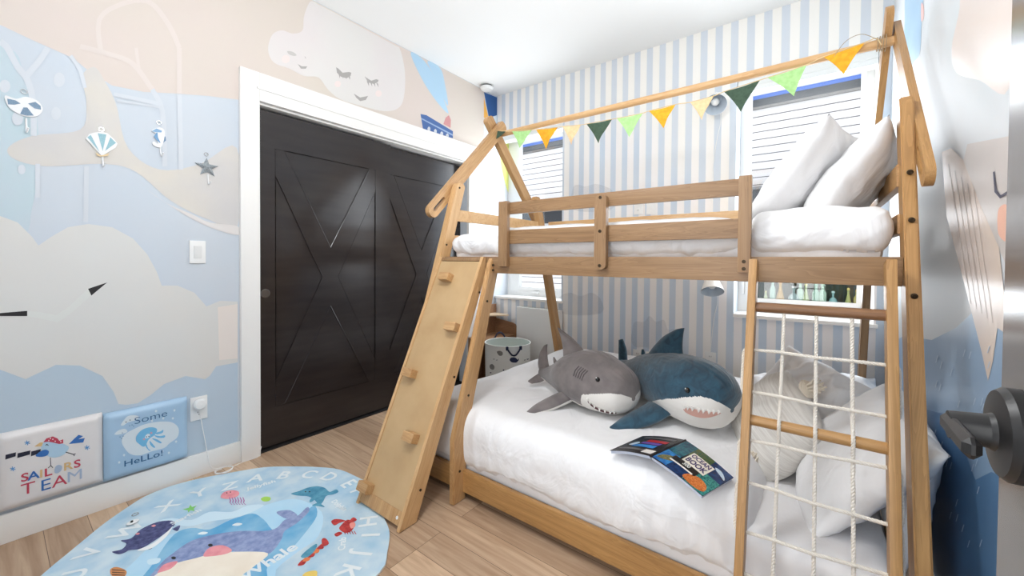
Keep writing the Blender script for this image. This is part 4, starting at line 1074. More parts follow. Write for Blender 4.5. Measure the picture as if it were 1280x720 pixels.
for f, nm in ((fc, 'pages'), (bcv, 'pages')):
    b = B(); n = 10; e0 = .985 if f is fc else .015; e1 = .03 if f is fc else .97
    ring = []
    for i in range(n+1):
        u = e0+(e1-e0)*i/n; ring.append([b.bm.verts.new(f(u, v, off)) for v, off in ((.02, -.0016), (.98, -.0016), (.98, -.012), (.02, -.012))])
    for i in range(n):
        for k in range(4): b.bm.faces.new((ring[i][k], ring[i][(k+1) % 4], ring[i+1][(k+1) % 4], ring[i+1][k]))
    b.bm.faces.new(ring[0]); b.bm.faces.new(ring[-1])
    b.obj('pages', mat('page_edges', (196, 204, 222), .7), bk)

# ------------------------------------------------------------------ bunting
bt = thing('bunting', (1.83, 2.13, 1.9), 'string of green, orange and peach triangular flags under ridge pole', 'bunting')
YF = 2.150
fl = [((618.5, 163), (632.5, 164), (615, 179), 0), ((640, 164), (665, 162.5), (650, 185), 1), ((670, 162), (697, 159), (682, 186), 2), ((703, 158), (726, 156), (714, 181), 3), ((733, 155), (765, 149), (748, 179), 0),
      ((771, 148), (803.5, 141.4), (787, 171.7), 1), ((811, 138.7), (844.4, 130.5), (829, 160), 2), ((862.6, 127.8), (892, 120), (877, 149.7), 3), ((905, 114.6), (950, 100), (926, 140), 0), ((959.3, 97), (1008.4, 80.9), (992.4, 120.7), 1), ((1029.4, 71), (1081, 53), (1054.7, 92), 2)]
fcol = [noisy('flag_dark_green', (70, 92, 74), (56, 76, 60), (60, 60, 60), .9), noisy('flag_light_green', (178, 220, 150), (160, 206, 132), (60, 60, 60), .9), noisy('flag_orange', (240, 176, 44), (226, 156, 30), (60, 60, 60), .9), noisy('flag_peach', (240, 206, 160), (228, 190, 144), (60, 60, 60), .9)]
fnm = ['dark green', 'light green', 'orange', 'peach']
sp_ = []
for a, c, t, k in fl:
    A_ = at(1, YF, *a); C_ = at(1, YF, *c); T2 = at(1, YF-.012, *t)
    if A_ is None: continue
    sp_ += [A_, C_]; b = B(); n = 8; grid = {}
    for i in range(n+1):
        for j in range(n+1-i):
            u = i/n; v = j/n; p = A_*(1-u-v)+C_*u+T2*v
            p = p+Vector((0, -.010*math.sin(PI*u)*v-.006*math.sin(u*7+k*2)*(v+.1), 0)); p = p-Vector((0, 0, .004*math.sin(PI*u)))
            # edges bow inwards
            cen = (A_+C_+T2)/3; p = p+(cen-p)*(.10*math.sin(PI*v)*(1 if (i == 0 or i+j == n) else .5))
            grid[(i, j)] = p
    for off in (0, .0012):
        vs = {kk: b.bm.verts.new(p+Vector((0, off, 0))) for kk, p in grid.items()}
        for i in range(n):
            for j in range(n-i):
                f = b.bm.faces.new((vs[(i, j)], vs[(i+1, j)], vs[(i, j+1)])); f.smooth = True
                if i+j < n-1: f = b.bm.faces.new((vs[(i+1, j)], vs[(i+1, j+1)], vs[(i, j+1)])); f.smooth = True
    fo = b.obj('flag', fcol[k], bt, recalc=False); fo['label'] = fnm[k]+' flag'
sp_ = [Vector((.80, 2.155, 2.055))]+sp_+[at(1, YF, 1095, 48), Vector((2.80, 2.155, 2.03))]
b = B(); b.tube(spline(sp_, 3, False), .0022, 6); b.obj('string', mat('flag_string', (222, 196, 150), .9), bt)
b = B()
cX = at(1, 2.16, 1104, 44)
for k in range(4):
    b.tube([Vector((2.79+.008*k, 2.18+math.cos(a/16*2*PI)*(.026+.002*k), 2.045+math.sin(a/16*2*PI)*(.026+.002*k))) for a in range(17)], .0016, 5)
b.tube(spline([(2.79, 2.15, 2.05), (2.74, 2.14, 2.085), (2.69, 2.145, 2.075), (2.65, 2.15, 2.02)], 6, False), .0012, 5)
b.obj('knot', mat('knot_twine', (170, 150, 120), .9), bt)

# ------------------------------------------------------------------ rug
M_rug = noisy('rug_water', (204, 221, 230), (164, 199, 221), (9, 9, 9), .95, detail=6, bump=.15)
rugpx = [(60, 712), (78, 697), (100, 679), (128, 656), (155, 637), (182, 620), (215, 607), (250, 598), (290, 590.5), (330, 584), (370, 583), (400, 584), (425, 587), (450, 598), (466, 606)]
FR = lambda px, py: at(2, .009, px, py)
Pv = [FR(*p) for p in rugpx]
Pv += [Vector((.86, 1.14, .009)), Vector((1.02, 1.08, .009)), Vector((1.13, 1.04, .009)), FR(487, 667), FR(484, 690), FR(474, 716)]
Pv += [Vector((1.36, .62, .009)), Vector((1.30, .38, .009)), Vector((1.12, .14, .009)), Vector((.9, .03, .009)), Vector((.68, -.01, .009)), Vector((.5, .03, .009))]
rug = spline(Pv, 3)
rc = sum(rug, Vector())/len(rug)
b = B(); rmats = [M_rug, mat('rug_hem', (224, 220, 212), .9)]
def rz(p): return .009+.0012*noise.noise(Vector((p.x*7, p.y*7, 0)))
N = len(rug)
b.poly([Vector((p.x, p.y, .009)) for p in rug], 0)
lo = [b.bm.verts.new((p.x, p.y, .0008)) for p in rug]; hi = [b.bm.verts.new((p.x, p.y, .009)) for p in rug]
for i in range(N): b.bm.faces.new((lo[i], lo[(i+1) % N], hi[(i+1) % N], hi[i])).material_index = 1
deco.n = Vector((0, 0, 1))
U_ = lambda pts, m, lay, smooth=True, k=4: deco(b, rmats, FR, pts, m, lay*.5, smooth, k)
M_w1 = noisy('rug_midblue', (140, 190, 218), (92, 164, 208), (9, 9, 9), .95); M_w2 = noisy('rug_whaleblue', (152, 164, 200), (120, 136, 180), (45, 45, 45), .95)
M_sandr = noisy('rug_sand', (244, 234, 218), (236, 224, 206), (10, 10, 10), .95); M_ind = noisy('rug_indigo', (92, 96, 138), (62, 66, 106), (70, 70, 70), .95)
M_pinkr = noisy('rug_pink', (236, 160, 164), (224, 140, 150), (30, 30, 30), .95); M_redr = noisy('rug_red', (200, 70, 66), (160, 44, 48), (60, 60, 60), .95)
M_tealr = noisy('rug_teal', (96, 160, 184), (70, 136, 166), (40, 40, 40), .95); M_chalk = mat('rug_chalk', (228, 235, 238), .95); M_pale = mat('rug_pale', (208, 230, 242), .95)
M_wht = flat(240, 242, 242, .95)
# water bands round the whale
U_([(150, 740), (170, 700), (205, 672), (240, 662), (275, 668), (290, 652), (330, 632), (370, 624), (402, 640), (398, 670), (372, 690), (345, 712), (330, 740)], noisy('rug_palewater', (170, 212, 236), (190, 222, 240), (6, 6, 6), .95), 1)
U_([(218, 668), (240, 660), (262, 662), (288, 650), (315, 642), (330, 650), (345, 664), (372, 650), (392, 632), (396, 645), (380, 668), (360, 690), (335, 705), (320, 740), (180, 740), (195, 700)], M_w1, 2)
# whale
U_([(200, 706), (216, 692), (240, 676), (270, 668), (300, 664), (330, 664), (346, 660), (356, 650), (372, 645), (384, 634), (386, 640), (370, 655), (356, 664), (352, 674), (342, 688), (330, 694), (300, 692), (285, 690), (240, 712), (215, 740), (175, 740)], M_w2, 3)
U_([(346, 640), (362, 638), (372, 645), (364, 650), (352, 646)], M_w2, 3.2)
U_([(196, 718), (215, 706), (245, 698), (268, 692), (300, 690), (335, 692), (318, 708), (300, 722), (280, 745), (170, 745)], M_sandr, 4)
U_([(197, 716), (205, 706), (222, 702), (214, 711), (200, 716)], M_pinkr, 5); U_([(254, 695), (262, 685), (278, 682), (290, 688), (282, 693), (262, 696)], M_pinkr, 5)
for x, y in ((217, 698), (263, 682)): U_([(x+3*math.cos(a*PI/4), y+1.8*math.sin(a*PI/4)) for a in range(8)], M_ink, 6)
# narwhal-like indigo whale
U_([(140, 690), (152, 687), (158, 680), (151, 676), (164, 673), (176, 662), (196, 653), (214, 651), (219, 655), (210, 664), (192, 677), (176, 686), (162, 688), (156, 691), (148, 693)], M_ind, 3)
U_([(216, 661), (225, 657), (222, 664), (216, 662)], M_ind, 3); U_([(178, 686), (188, 683), (194, 680), (188, 687)], M_ind, 3.4)
U_([(172, 688), (192, 679), (210, 664), (216, 658), (208, 671), (194, 683), (182, 688)], M_wht, 3.8)
for x, y in ((192, 658), (172, 668)): U_([(x-3, y), (x, y-1.6), (x+3, y-1), (x, y+1)], M_pinkr, 5)
# dolphin
U_([(364, 617), (374, 614), (384, 610), (396, 608), (406, 610), (412, 615), (420, 612), (423, 615), (417, 618), (408, 620), (404, 627), (399, 632), (394, 626), (386, 621), (376, 620), (368, 619)], M_tealr, 3)
U_([(388, 624), (393, 621), (392, 626), (387, 628)], M_tealr, 3.3); U_([(390, 632), (398, 629), (406, 634), (398, 633)], M_tealr, 3.3)
for x, y in ((382, 615), (387, 615)): U_([(x+1*math.cos(a*PI/3), y+.8*math.sin(a*PI/3)) for a in range(6)], M_ink, 5)
# crab and coral fish
U_([(427, 656), (434, 650), (441, 652), (443, 658), (438, 665), (430, 666), (424, 661)], M_redr, 3)
U_([(414, 652), (420, 649), (432, 651), (424, 654), (418, 657)], M_redr, 3.2); U_([(418, 668), (424, 665), (428, 667), (421, 671)], M_redr, 3.2); U_([(438, 650), (442, 647), (446, 650), (441, 653)], M_redr, 3.2)
for k in range(5): U_([(430+3*k, 664), (431.2+3*k, 664), (432+3.4*k, 668), (431+3.4*k, 668)], M_redr, 2.6, False)
U_([(437, 655), (443, 653), (444, 658), (439, 661)], flat(232, 150, 140, .95), 4)
for k in range(6): U_([(372+6*k, 707-5.2*k), (378+6*k, 700-5*k), (384+5*k, 699-4.5*k), (380+6*k, 706-5*k)], M_redr if k % 2 == 0 else flat(226, 126, 80, .95), 3+.1*k)
U_([(376, 696), (386, 686), (396, 680), (394, 688), (384, 697)], M_tealr, 3.6)
U_([(402, 676), (404, 673), (408, 674), (411, 680), (404, 683)], M_redr, 3.9)
# jellyfish and starfish
U_([(276, 622), (279, 616), (288, 613), (297, 614), (299, 618), (294, 622), (284, 624)], M_pinkr, 3)
for k in range(6): 
    x = 286+3.4*k; U_([(x, 622), (x+1, 621.6), (x+3, 626), (x+2, 629), (x+4.5, 631), (x+3.6, 631.5), (x+.8, 628.5), (x+1.4, 626)], flat(176, 120, 170, .95), 3.3, False)
for x, y in ((283.5, 616.5), (288, 615.5)): U_([(x+.9*math.cos(a*PI/3), y+.7*math.sin(a*PI/3)) for a in range(6)], M_ink, 5)
M_grn = flat(130, 200, 110, .95)
U_([(228, 637), (236, 635), (238, 631), (240, 634), (246, 632), (242, 636), (243, 639), (238, 638), (235, 641), (235, 638)], M_grn, 3, False)
U_([(326, 624), (331, 621), (338, 622), (337, 626), (330, 627)], flat(170, 214, 96, .95), 3)
# hermit shells at the lower edge
U_([(138, 712), (146, 709), (158, 714), (154, 722), (140, 720)], flat(206, 140, 90, .95), 3)
for k in range(3): U_([(140, 712+3*k), (156, 713+3*k), (156, 714+3*k), (140, 713.3+3*k)], flat(90, 66, 50, .95), 4, False)
U_([(378, 720), (384, 715), (396, 714), (394, 724), (382, 726)], flat(236, 206, 110, .95), 3)
for pts in ([(200, 652), (215, 648), (240, 650), (262, 640), (290, 640), (310, 632), (330, 632), (300, 646), (262, 652), (235, 658)], [(185, 700), (200, 698), (198, 704), (186, 706)]): U_(pts, M_pale, 2.8)
for x, y in ((253, 667), (296, 656)): U_([(x-6, y+1), (x, y-2), (x+7, y-1), (x+2, y+1.5)], M_chalk, 4)
U_([(349, 716), (352, 715), (356, 717), (356, 708), (360, 708)], M_chalk, 4, False) if False else None
ctr = Vector((.70, .56, 0))
def rtext(s, px, py, size, ang=None, m=M_chalk, lay=4, bold=.0):
    if m not in rmats: rmats.append(m)
    p = FR(px, py); r = Vector((p.x-ctr.x, p.y-ctr.y, 0)).normalized()
    up = r if ang is None else Vector((math.cos(ang), math.sin(ang), 0))
    X = up.cross(Vector((0, 0, 1))); T = frame((p.x, p.y, .009+.0003*lay), X, up)
    b.text(s, T, size, rmats.index(m), 0, bold)
for s, x, y in (('Z', 287, 608), ('Y', 249, 617), ('X', 210, 633), ('W', 160, 663), ('V', 113, 691), ('U', 92, 720), ('A', 320, 598), ('B', 354.5, 594.5), ('C', 386, 593.5), ('D', 411, 596.5), ('E', 435, 605), ('F', 447, 614), ('H', 459, 652), ('I', 462, 669), ('J', 452, 692), ('K', 434, 714)):
    rtext(s, x, y, .105, None, bold=.002)
def w2(px0, py0, px1, py1):
    a = FR(px0, py0); c = FR(px1, py1); d = (c-a); return math.atan2(d.y, d.x)+PI/2
rtext('Jellyfish', 327, 606.5, .042, w2(306, 613, 347, 601), bold=.0012)
rtext('Starfish', 233, 646, .038, w2(215, 655, 250, 638), bold=.001)
rtext('Whale', 337, 702, .075, w2(316, 716, 360, 689), bold=.002)
rtext('Dolphin', 424, 632, .036, w2(410, 621, 436, 641), bold=.001)
rtext('Crab', 428, 680, .038, w2(430, 690, 432, 670), bold=.001)
tag(b.obj('round_rug', rmats, recalc=False), 'round pale blue alphabet rug printed with sea animals on floor', 'rug')

# ------------------------------------------------------------------ wall cushions
def wallcushion(y0, y1, z0, z1, m):
    n = 28; b = B(); W_ = y1-y0; H_ = z1-z0; t = .034
    def th(u, v):
        e = min(u, 1-u)*W_; g = min(v, 1-v)*H_; d = min(e, g)
        k = min(1, max(0, d/.02)); return .016+ (t-.016)*math.sin(k*PI/2)
    vs = [[b.bm.verts.new((th(i/n, j/n), y0+W_*i/n, z0+H_*j/n)) for j in range(n+1)] for i in range(n+1)]
    for i in range(n):
        for j in range(n): f = b.bm.faces.new((vs[i][j], vs[i+1][j], vs[i+1][j+1], vs[i][j+1])); f.smooth = True
    b.bx((.002, y0, z0), (.0165, y1, z1), .0)
    return b
def CF(px, py):  # cushion face plane
    return at(0, .0345, px, py)
def cdeco(b, mats, pts, m, lay, smooth=True): deco.n = Vector((1, 0, 0)); deco(b, mats, CF, pts, m, lay*.5, smooth, 4)
wc = noisy('white_leatherette', (228, 224, 222), (222, 218, 216), (4, 4, 4), .35)
yA0, yA1 = .008, .3065; zA, zB = .135, .449
b = wallcushion(yA0, yA1, zA, zB, wc); cm = [wc]
RED = flat(192, 62, 84, .4); BLU = flat(52, 108, 178, .4); SKY = flat(176, 206, 226, .4); INK = flat(28, 30, 50, .4); TAN = flat(222, 186, 130, .4); GRB = flat(168, 184, 206, .4)
D_ = lambda pts, m, lay, s=True: cdeco(b, cm, pts, m, lay, s)
D_([(52, 556), (58, 552), (70, 552), (82, 556), (86, 560), (80, 568), (68, 572), (58, 569), (52, 563)], SKY, 1)
D_([(54, 553), (58, 548), (66, 545.5), (72, 548), (74, 551), (79, 549), (79, 554), (74, 555), (66, 553), (60, 552)], RED, 2, False)
for x, y in ((61, 550.5), (66, 549), (69, 551.5), (76, 552), (63, 548)): D_([(x+.8*math.cos(a*PI/3), y+.8*math.sin(a*PI/3)) for a in range(6)], flat(236, 232, 230, .4), 3)
D_([(43, 558), (50, 553), (54, 553), (52, 558)], TAN, 2, False)
D_([(44.5, 570), (49, 565), (56, 562), (61, 564), (59, 569), (52, 571)], BLU, 3)
for x0_, x1_ in ((7, 20), (22, 38), (39, 51)):
    D_([(x0_, 568.5-(x0_-7)*.13), (x1_, 567-(x1_-7)*.13), (x1_-.5, 572-(x1_-7)*.13), (x0_-.4, 574.5-(x0_-7)*.13)], INK, 2, False)
D_([(86, 555), (92, 549), (98, 543.5), (104, 545), (98, 549), (106, 547.5), (104, 553), (95, 554)], BLU, 2, False)
for a_, c_ in (((63, 572), (63.5, 582)), ((63.5, 582), (60, 585)), ((63.5, 582), (66, 584.5)), ((82, 565), (92, 568)), ((92, 568), (94.5, 567)), ((92, 568), (93, 570)), ((57, 557), (58.5, 555)), ((58.5, 555), (60.5, 557))):
    dx, dy = c_[0]-a_[0], c_[1]-a_[1]; l_ = math.hypot(dx, dy); nx, ny = -dy/l_*.45, dx/l_*.45
    D_([(a_[0]+nx, a_[1]+ny), (c_[0]+nx, c_[1]+ny), (c_[0]-nx, c_[1]-ny), (a_[0]-nx, a_[1]-ny)], INK, 3, False)
for x, y in ((34, 553.5), (16, 586), (109, 559.5)):
    for a in range(3):
        an = a*PI/3+.3; D_([(x+3.6*math.cos(an+.15), y+3.0*math.sin(an+.15)), (x+3.6*math.cos(an-.15), y+3*math.sin(an-.15)), (x-3.6*math.cos(an+.15), y-3*math.sin(an+.15)), (x-3.6*math.cos(an-.15), y-3*math.sin(an-.15))], flat(84, 150, 206, .4), 2+a*.3, False)
def ctext(s, px, py, h, m, tilt=0, bold=.0008, f=1.0):
    if m not in cm: cm.append(m)
    p = CF(px, py)+Vector((.0012, 0, 0)); T = frame(p, (0, math.cos(tilt), math.sin(tilt)), (0, -math.sin(tilt), math.cos(tilt))) @ Matrix.Diagonal((f, 1, 1, 1))
    b.text(s, T, h, cm.index(m), 0, bold)
for s, x, y, m in (('S', 31, 597), ('A', 42, 594.5), ('I', 51.5, 592.5), ('L', 60, 590.5), ('R', 85, 583), ('S', 96.5, 580)) and (('S', 31, 597, RED), ('A', 42, 594.5, BLU), ('I', 51.5, 592.5, TAN), ('L', 60, 590.5, RED), ('R', 85, 583, TAN), ('S', 96.5, 580, RED)):
    ctext(s, x, y, .047, m)
D_([(68, 587), (70, 582.5), (74, 581), (77.5, 583), (76.5, 588), (72, 591.5), (68.5, 591)], GRB, 2)
for s, x, y, m in (('T', 35, 611, RED), ('E', 57, 606.5, BLU), ('A', 74.5, 601.5, RED), ('M', 93.5, 595, GRB)): ctext(s, x, y, .066, m, bold=0.0)
tag(b.obj('wall_cushion', cm, recalc=False, smooth=False), 'white padded wall cushion with pirate bird and SAILORS TEAM lettering', 'wall cushion', 'padded cushions on the left wall')
bc_ = noisy('blue_leatherette', (172, 202, 226), (164, 195, 221), (4, 4, 4), .35)
b = wallcushion(.3085, .615, .128, .440, bc_); cm = [bc_]
WH = flat(218, 228, 234, .4); JB = flat(118, 186, 224, .4); NV = flat(46, 96, 140, .4)
D_ = lambda pts, m, lay, s=True: cdeco(b, cm, pts, m, lay, s)
D_([(152, 552), (156, 543), (168, 536), (182, 530), (200, 527), (215, 528), (223, 535), (222, 546), (212, 554), (205, 560), (190, 564), (176, 569), (164, 568), (157, 562)], WH, 1)
D_([(151, 531), (155, 525), (160, 520), (168, 519), (174, 521), (170, 525), (160, 528), (154, 532)], WH, 1.4); D_([(143, 543), (148, 538), (156, 536), (159, 540), (150, 543)], WH, 1.4)
D_([(170, 551), (171, 544), (178, 537), (188, 534), (196, 536), (194, 543), (186, 549), (182, 557), (178, 558), (174, 555)], JB, 2)
for P_ in ([(195, 541), (201, 539), (204, 537), (203, 541), (196, 543)], [(193, 544), (200, 545), (206, 544), (205, 547), (197, 547)], [(190, 548), (196, 549), (202, 553), (200, 554), (194, 551)], [(187, 551), (191, 555), (194, 559), (192, 559.5), (188, 556)], [(183, 555), (185, 560), (188, 563), (186, 563), (182, 558)]): D_(P_, JB, 2.4)
D_([(181, 546), (184, 542.5), (187.5, 543), (186, 547), (182, 548)], WH, 3)
for x, y in ((183, 546), (186, 545.5), (157.5, 527.5), (162.5, 525)): D_([(x+.7*math.cos(a*PI/3), y+.7*math.sin(a*PI/3)) for a in range(6)], INK, 4)
for x, y in ((180, 549), (189, 541)): D_([(x+1.4*math.cos(a*PI/3), y+1.1*math.sin(a*PI/3)) for a in range(6)], flat(226, 160, 170, .4), 4)
for x, y in ((162, 532), (165, 531), (167, 532.5), (150, 546), (152, 548), (154, 545), (153, 541)): D_([(x-.6, y+.6), (x, y-1), (x+.6, y+.6)], NV, 3, False)
for x, y in ((155, 569), (149, 578), (220, 552), (218, 513), (216, 523), (195, 514), (203, 564), (211, 566), (204, 523), (190, 526)): D_([(x-1.6, y), (x, y-1.8), (x+1.6, y-.4), (x, y+1.8)], WH, 1.8, False)
ctext('Some', 189, 521.5, .046, NV, .03, -.0004, 1.2); ctext('HeLLo!', 180, 573, .040, NV, 0, .0002, 1.2)
tag(b.obj('wall_cushion', cm, recalc=False), 'blue padded wall cushion with jellyfish and Some Hello lettering', 'wall cushion', 'padded cushions on the left wall')

# ------------------------------------------------------------------ switch, outlets, charger
def plate_on_left(y0, y1, z0, z1, root):
    b = B(); b.bx((.0005, y0, z0), (.007, y1, z1), .003); b.obj('cover_plate', M_wplast, root)
sw = thing('light_switch', (.003, .666, 1.19), 'white rocker light switch on the left wall beside closet casing', 'light switch')
plate_on_left(.631, .701, 1.132, 1.252, sw)
b = B(); b.box((.0085, .666, 1.192), (.006, .034, .066), Matrix.Rotation(.05, 3, 'Y'), .002); b.obj('rocker', mat('rocker_white', (226, 226, 224), .3), sw)
ol = thing('power_outlet', (.003, .668, .36), 'white power outlet low on the left wall with plugged-in charger', 'outlet')
plate_on_left(.631, .705, .300, .424, ol)
b = B()
for z in (.388, .336): b.lathe([(0, 0), (.0165, 0), (.0165, .0012), (0, .0015)], 20, 0, Matrix.Translation((.0072, .668, z)) @ Matrix.Rotation(PI/2, 4, 'Y'))
b.bx((.008, .661, .338), (.0092, .663, .346), 0, 1); b.bx((.008, .672, .338), (.0092, .674, .346), 0, 1); b.ball((.0085, .667, .329), .002, 1)
b.obj('socket', [M_wplast, M_ink], ol)
ch = thing('plug_charger', (.02, .668, .385), 'round white plug charger in the low outlet with thin cable', 'charger')
b = B(); b.lathe([(0, 0), (.026, 0), (.028, .006), (.028, .022), (.022, .030), (0, .032)], 28, 0, Matrix.Translation((.0105, .668, .388)) @ Matrix.Rotation(PI/2, 4, 'Y')); b.obj('charger_body', M_wplast, ch)
cc = at(2, .008, 281, 590); pts = [Vector((.028, .668, .362)), Vector((.026, .672, .30)), Vector((.022, .69, .18)), Vector((.026, .70, .10)), Vector((.03, .715, .03))]
pts2 = []
for k in range(28):
    a = k/28*2*PI*3.0; pts2.append(Vector((.078+.034*math.cos(a+PI)+.003*math.sin(k), .757+.040*math.sin(a+PI), .0135+.0012*(k % 7)*.6+.004*(k/28))))
pts3 = [Vector((.05, .80, .006)), Vector((.04, .86, .006)), Vector((.043, .92, .006)), Vector((.04, .94, .012)), Vector((.037, .955, .06))]
b = B(); b.tube(spline(pts+pts2+pts3, 4, False), .0018, 6); b.obj('cable', M_cord, ch)
# outlets on the back wall
def outlet_back(x, z, label, blank=False):
    t = thing('power_outlet' if not blank else 'wall_plate', (x, YB-.003, z), label, 'outlet' if not blank else 'wall plate')
    b = B(); b.bx((x-.036, YB-.006, z-.058), (x+.036, YB-.0005, z+.058), .002); b.obj('cover_plate', M_wplast, t)
    b = B()
    if blank: b.bx((x-.014, YB-.008, z-.014), (x+.014, YB-.006, z+.014), .001)
    else:
        for dz in (.026, -.026):
            b.box((x, YB-.0068, z+dz), (.03, .003, .032), None, .001)
            for dx in (-.006, .006): b.bx((x+dx-.001, YB-.0092, z+dz-.003), (x+dx+.001, YB-.0084, z+dz+.006), 0, 1)
    b.obj('socket', [M_wplast, M_ink], t)
p = onB(797, 446); outlet_back(p.x, p.z, 'white power outlet on striped wall above the teal shark, left one')
p = onB(813, 449); outlet_back(p.x, p.z, 'blank white wall plate directly right of the outlet behind sharks', True)
p = onB(888, 450); outlet_back(p.x-.0, p.z, 'white power outlet on striped wall feeding the lower reading lamp')
p = onB(798, 259); outlet_back(p.x, p.z, 'white power outlet on striped wall just above the top bunk, left one')
p = onB(814, 259); outlet_back(p.x, p.z, 'blank white wall plate just right of outlet above top bunk', True)

# wall reading lamps
def reading_lamp(cx, cz, aim, label, cord):
    t = thing('reading_lamp', (cx, YB, cz), label, 'wall lamp')
    b = B(); b.lathe([(0, 0), (.035, 0), (.035, .012), (.030, .018), (0, .018)], 28, 0, Matrix.Translation((cx-.0, YB-.0005, cz+.09)) @ Matrix.Rotation(PI/2, 4, 'X')); b.obj('wall_mount', M_wplast, t)
    b = B(); b.tube([Vector((cx, YB-.018, cz+.09)), Vector((cx, YB-.07, cz+.10)), Vector((cx, YB-.12, cz+.085))], .006, 10); b.obj('arm', M_wplast, t)
    aim = Vector(aim).normalized(); c0 = Vector((cx, YB-.13, cz))
    X = aim.orthogonal(); T = frame(c0, X, aim.cross(X)); 
    if (T.to_3x3() @ Vector((0, 0, 1))).dot(aim) < 0: T = frame(c0, X, -aim.cross(X))
    b = B(); b.lathe([(0, -.115), (.03, -.112), (.042, -.095), (.058, -.05), (.074, 0), (.072, .001), (.055, -.05), (.038, -.092), (.0, -.098)], 36, 0, T, lambda j: 1 if j >= 5 else 0)
    b.obj('shade', [M_wplast, mat('shade_inside', (196, 206, 216), .5)], t)
    b = B(); b.ball(T @ Vector((0, 0, -.05)), .026); b.obj('bulb', mat('frosted_bulb', (240, 240, 236), .4), t)
    b = B(); b.tube(spline(cord, 5, False), .0022, 6); b.obj('cord', M_cord, t)
a0 = at(1, YB-.13, 890.5, 364.5)
cordL = [Vector((a0.x+.0, YB-.02, a0.z+.08))]+[at(1, YB-.006, x, y) for x, y in ((897, 376), (893, 395), (890, 420), (888, 440), (888, 452))]
reading_lamp(a0.x, a0.z, (.15, -.52, -.84), 'white cone wall lamp below the top bunk beside right window', cordL)
a1 = at(1, YB-.13, 894, 131)
cordU = [Vector((a1.x, YB-.02, a1.z+.08))]+[at(1, YB-.006, x, y) for x, y in ((901, 150), (897, 170), (893, 195), (890, 225), (888, 262))]
reading_lamp(a1.x, a1.z, (.12, -.75, -.66), 'white cone wall lamp high on striped wall behind the bunting', cordU)

# smoke detector
p = at(2, H, 610, 107.5)
sd = thing('smoke_detector', (p.x+.02, p.y-.02, H), 'small round white smoke detector on the ceiling near far corner', 'smoke detector')
b = B(); T = Matrix.Translation((.09, 2.88, H-.0005)) @ Matrix.Rotation(PI, 4, 'X')
b.lathe([(0, 0), (.068, 0), (.068, .008), (0, .010)], 36, 0, T); b.obj('mount', M_wplast, sd)
b = B(); b.lathe([(0, .010), (.055, .010), (.055, .022), (0, .022)], 36, 0, T); b.obj('vent_ring', flat(60, 62, 64), sd)
b = B(); b.lathe([(0, .022), (.062, .022), (.062, .032), (.05, .046), (0, .050)], 36, 0, T); b.obj('cover', M_wplast, sd)

# ------------------------------------------------------------------ painted wall hooks
hm_blue = noisy('glitter_blue', (126, 152, 174), (96, 124, 150), (400, 400, 400), .45); hm_aqua = noisy('glitter_aqua', (156, 196, 204), (126, 172, 186), (400, 400, 400), .45)
hm_w = mat('painted_white_metal', (232, 232, 232), .4)
def hookthing(name, ctr_px, ring_px, rod0, rod1, label):
    c = onL(*ctr_px); t = thing(name, (.004, c.y, c.z), label, 'wall hook', 'painted metal sea hooks on left wall')
    r = onL(*ring_px); b = B(); b.tube([Vector((.004, r.y+.0085*math.cos(a*PI/6), r.z+.0085*math.sin(a*PI/6))) for a in range(12)], .0018, 6, closed=True); b.obj('hanging_ring', M_steel, t)
    a = onL(*rod0); e = onL(*rod1)
    b = B(); b.tube(spline([Vector((.004, a.y, a.z)), Vector((.004, (a.y+e.y)/2, (a.z+e.z)/2)), Vector((.008, e.y, e.z+.008)), Vector((.020, e.y, e.z)), Vector((.032, e.y+.004, e.z+.016))], 5, False), .0032, 8); b.obj('hook_rod', hm_w, t)
    return t
def inset(px_pts, root, m, name, x0, x1, smooth=False):
    P = [onL(*p) for p in px_pts]
    if smooth: P = spline(P, 4)
    b = B(); b.plate([(p.y, p.z) for p in P], [], LW, x0, x1); return b.obj(name, m, root)
t = hookthing('life_ring_hook', (30, 132), (30, 114.5), (32.5, 148), (33, 166), 'painted metal beach-ball hook in blue and white, leftmost on wall')
inset([(6, 120), (20, 124), (32, 121.5), (46, 126), (53, 135), (51, 142), (44, 146), (32, 146), (20, 141), (10, 133)], t, hm_w, 'plaque', .001, .008, True)
for q in ([(9, 124), (19, 126), (25.5, 130), (18, 131.5), (10, 131)], [(35, 130), (44, 128), (50.5, 133), (51, 137.5), (43, 136)], [(25, 143), (29, 135), (34, 135), (37, 139), (42, 145), (33, 145)]): inset(q, t, hm_blue, 'painted_segment', .0082, .0095)
t = hookthing('shell_hook', (127, 178), (126.5, 162), (128, 195), (128.5, 209), 'scallop shell metal hook with aqua stripes on left wall')
inset([(107, 174), (111, 168), (118, 166), (126, 165), (134, 167), (142, 174), (146.5, 180), (144, 185), (129, 194), (126, 194)], t, hm_w, 'plaque', .001, .008)
for q in ([(109, 172), (113, 169), (124, 190)], [(122, 167), (132.5, 168.5), (128, 189)], [(137.5, 172), (144.5, 179), (131, 189)]): inset(q, t, hm_aqua, 'painted_segment', .0082, .0095)
inset([(119, 191), (126, 195), (136, 192), (134, 195.5), (126, 196), (121, 195)], t, flat(232, 206, 160), 'bow', .0082, .011)
t = hookthing('seahorse_hook', (198, 171), (198.5, 153.5), (200, 184), (201, 196), 'small blue and white seahorse metal hook on left wall')
inset([(189, 164), (195, 160.5), (201, 160), (205, 164), (205, 172), (203, 180), (200, 184.5), (194, 183.5), (190, 180), (192, 177), (197, 180), (196, 176), (192.5, 172), (194, 167)], t, hm_w, 'plaque', .001, .008, True)
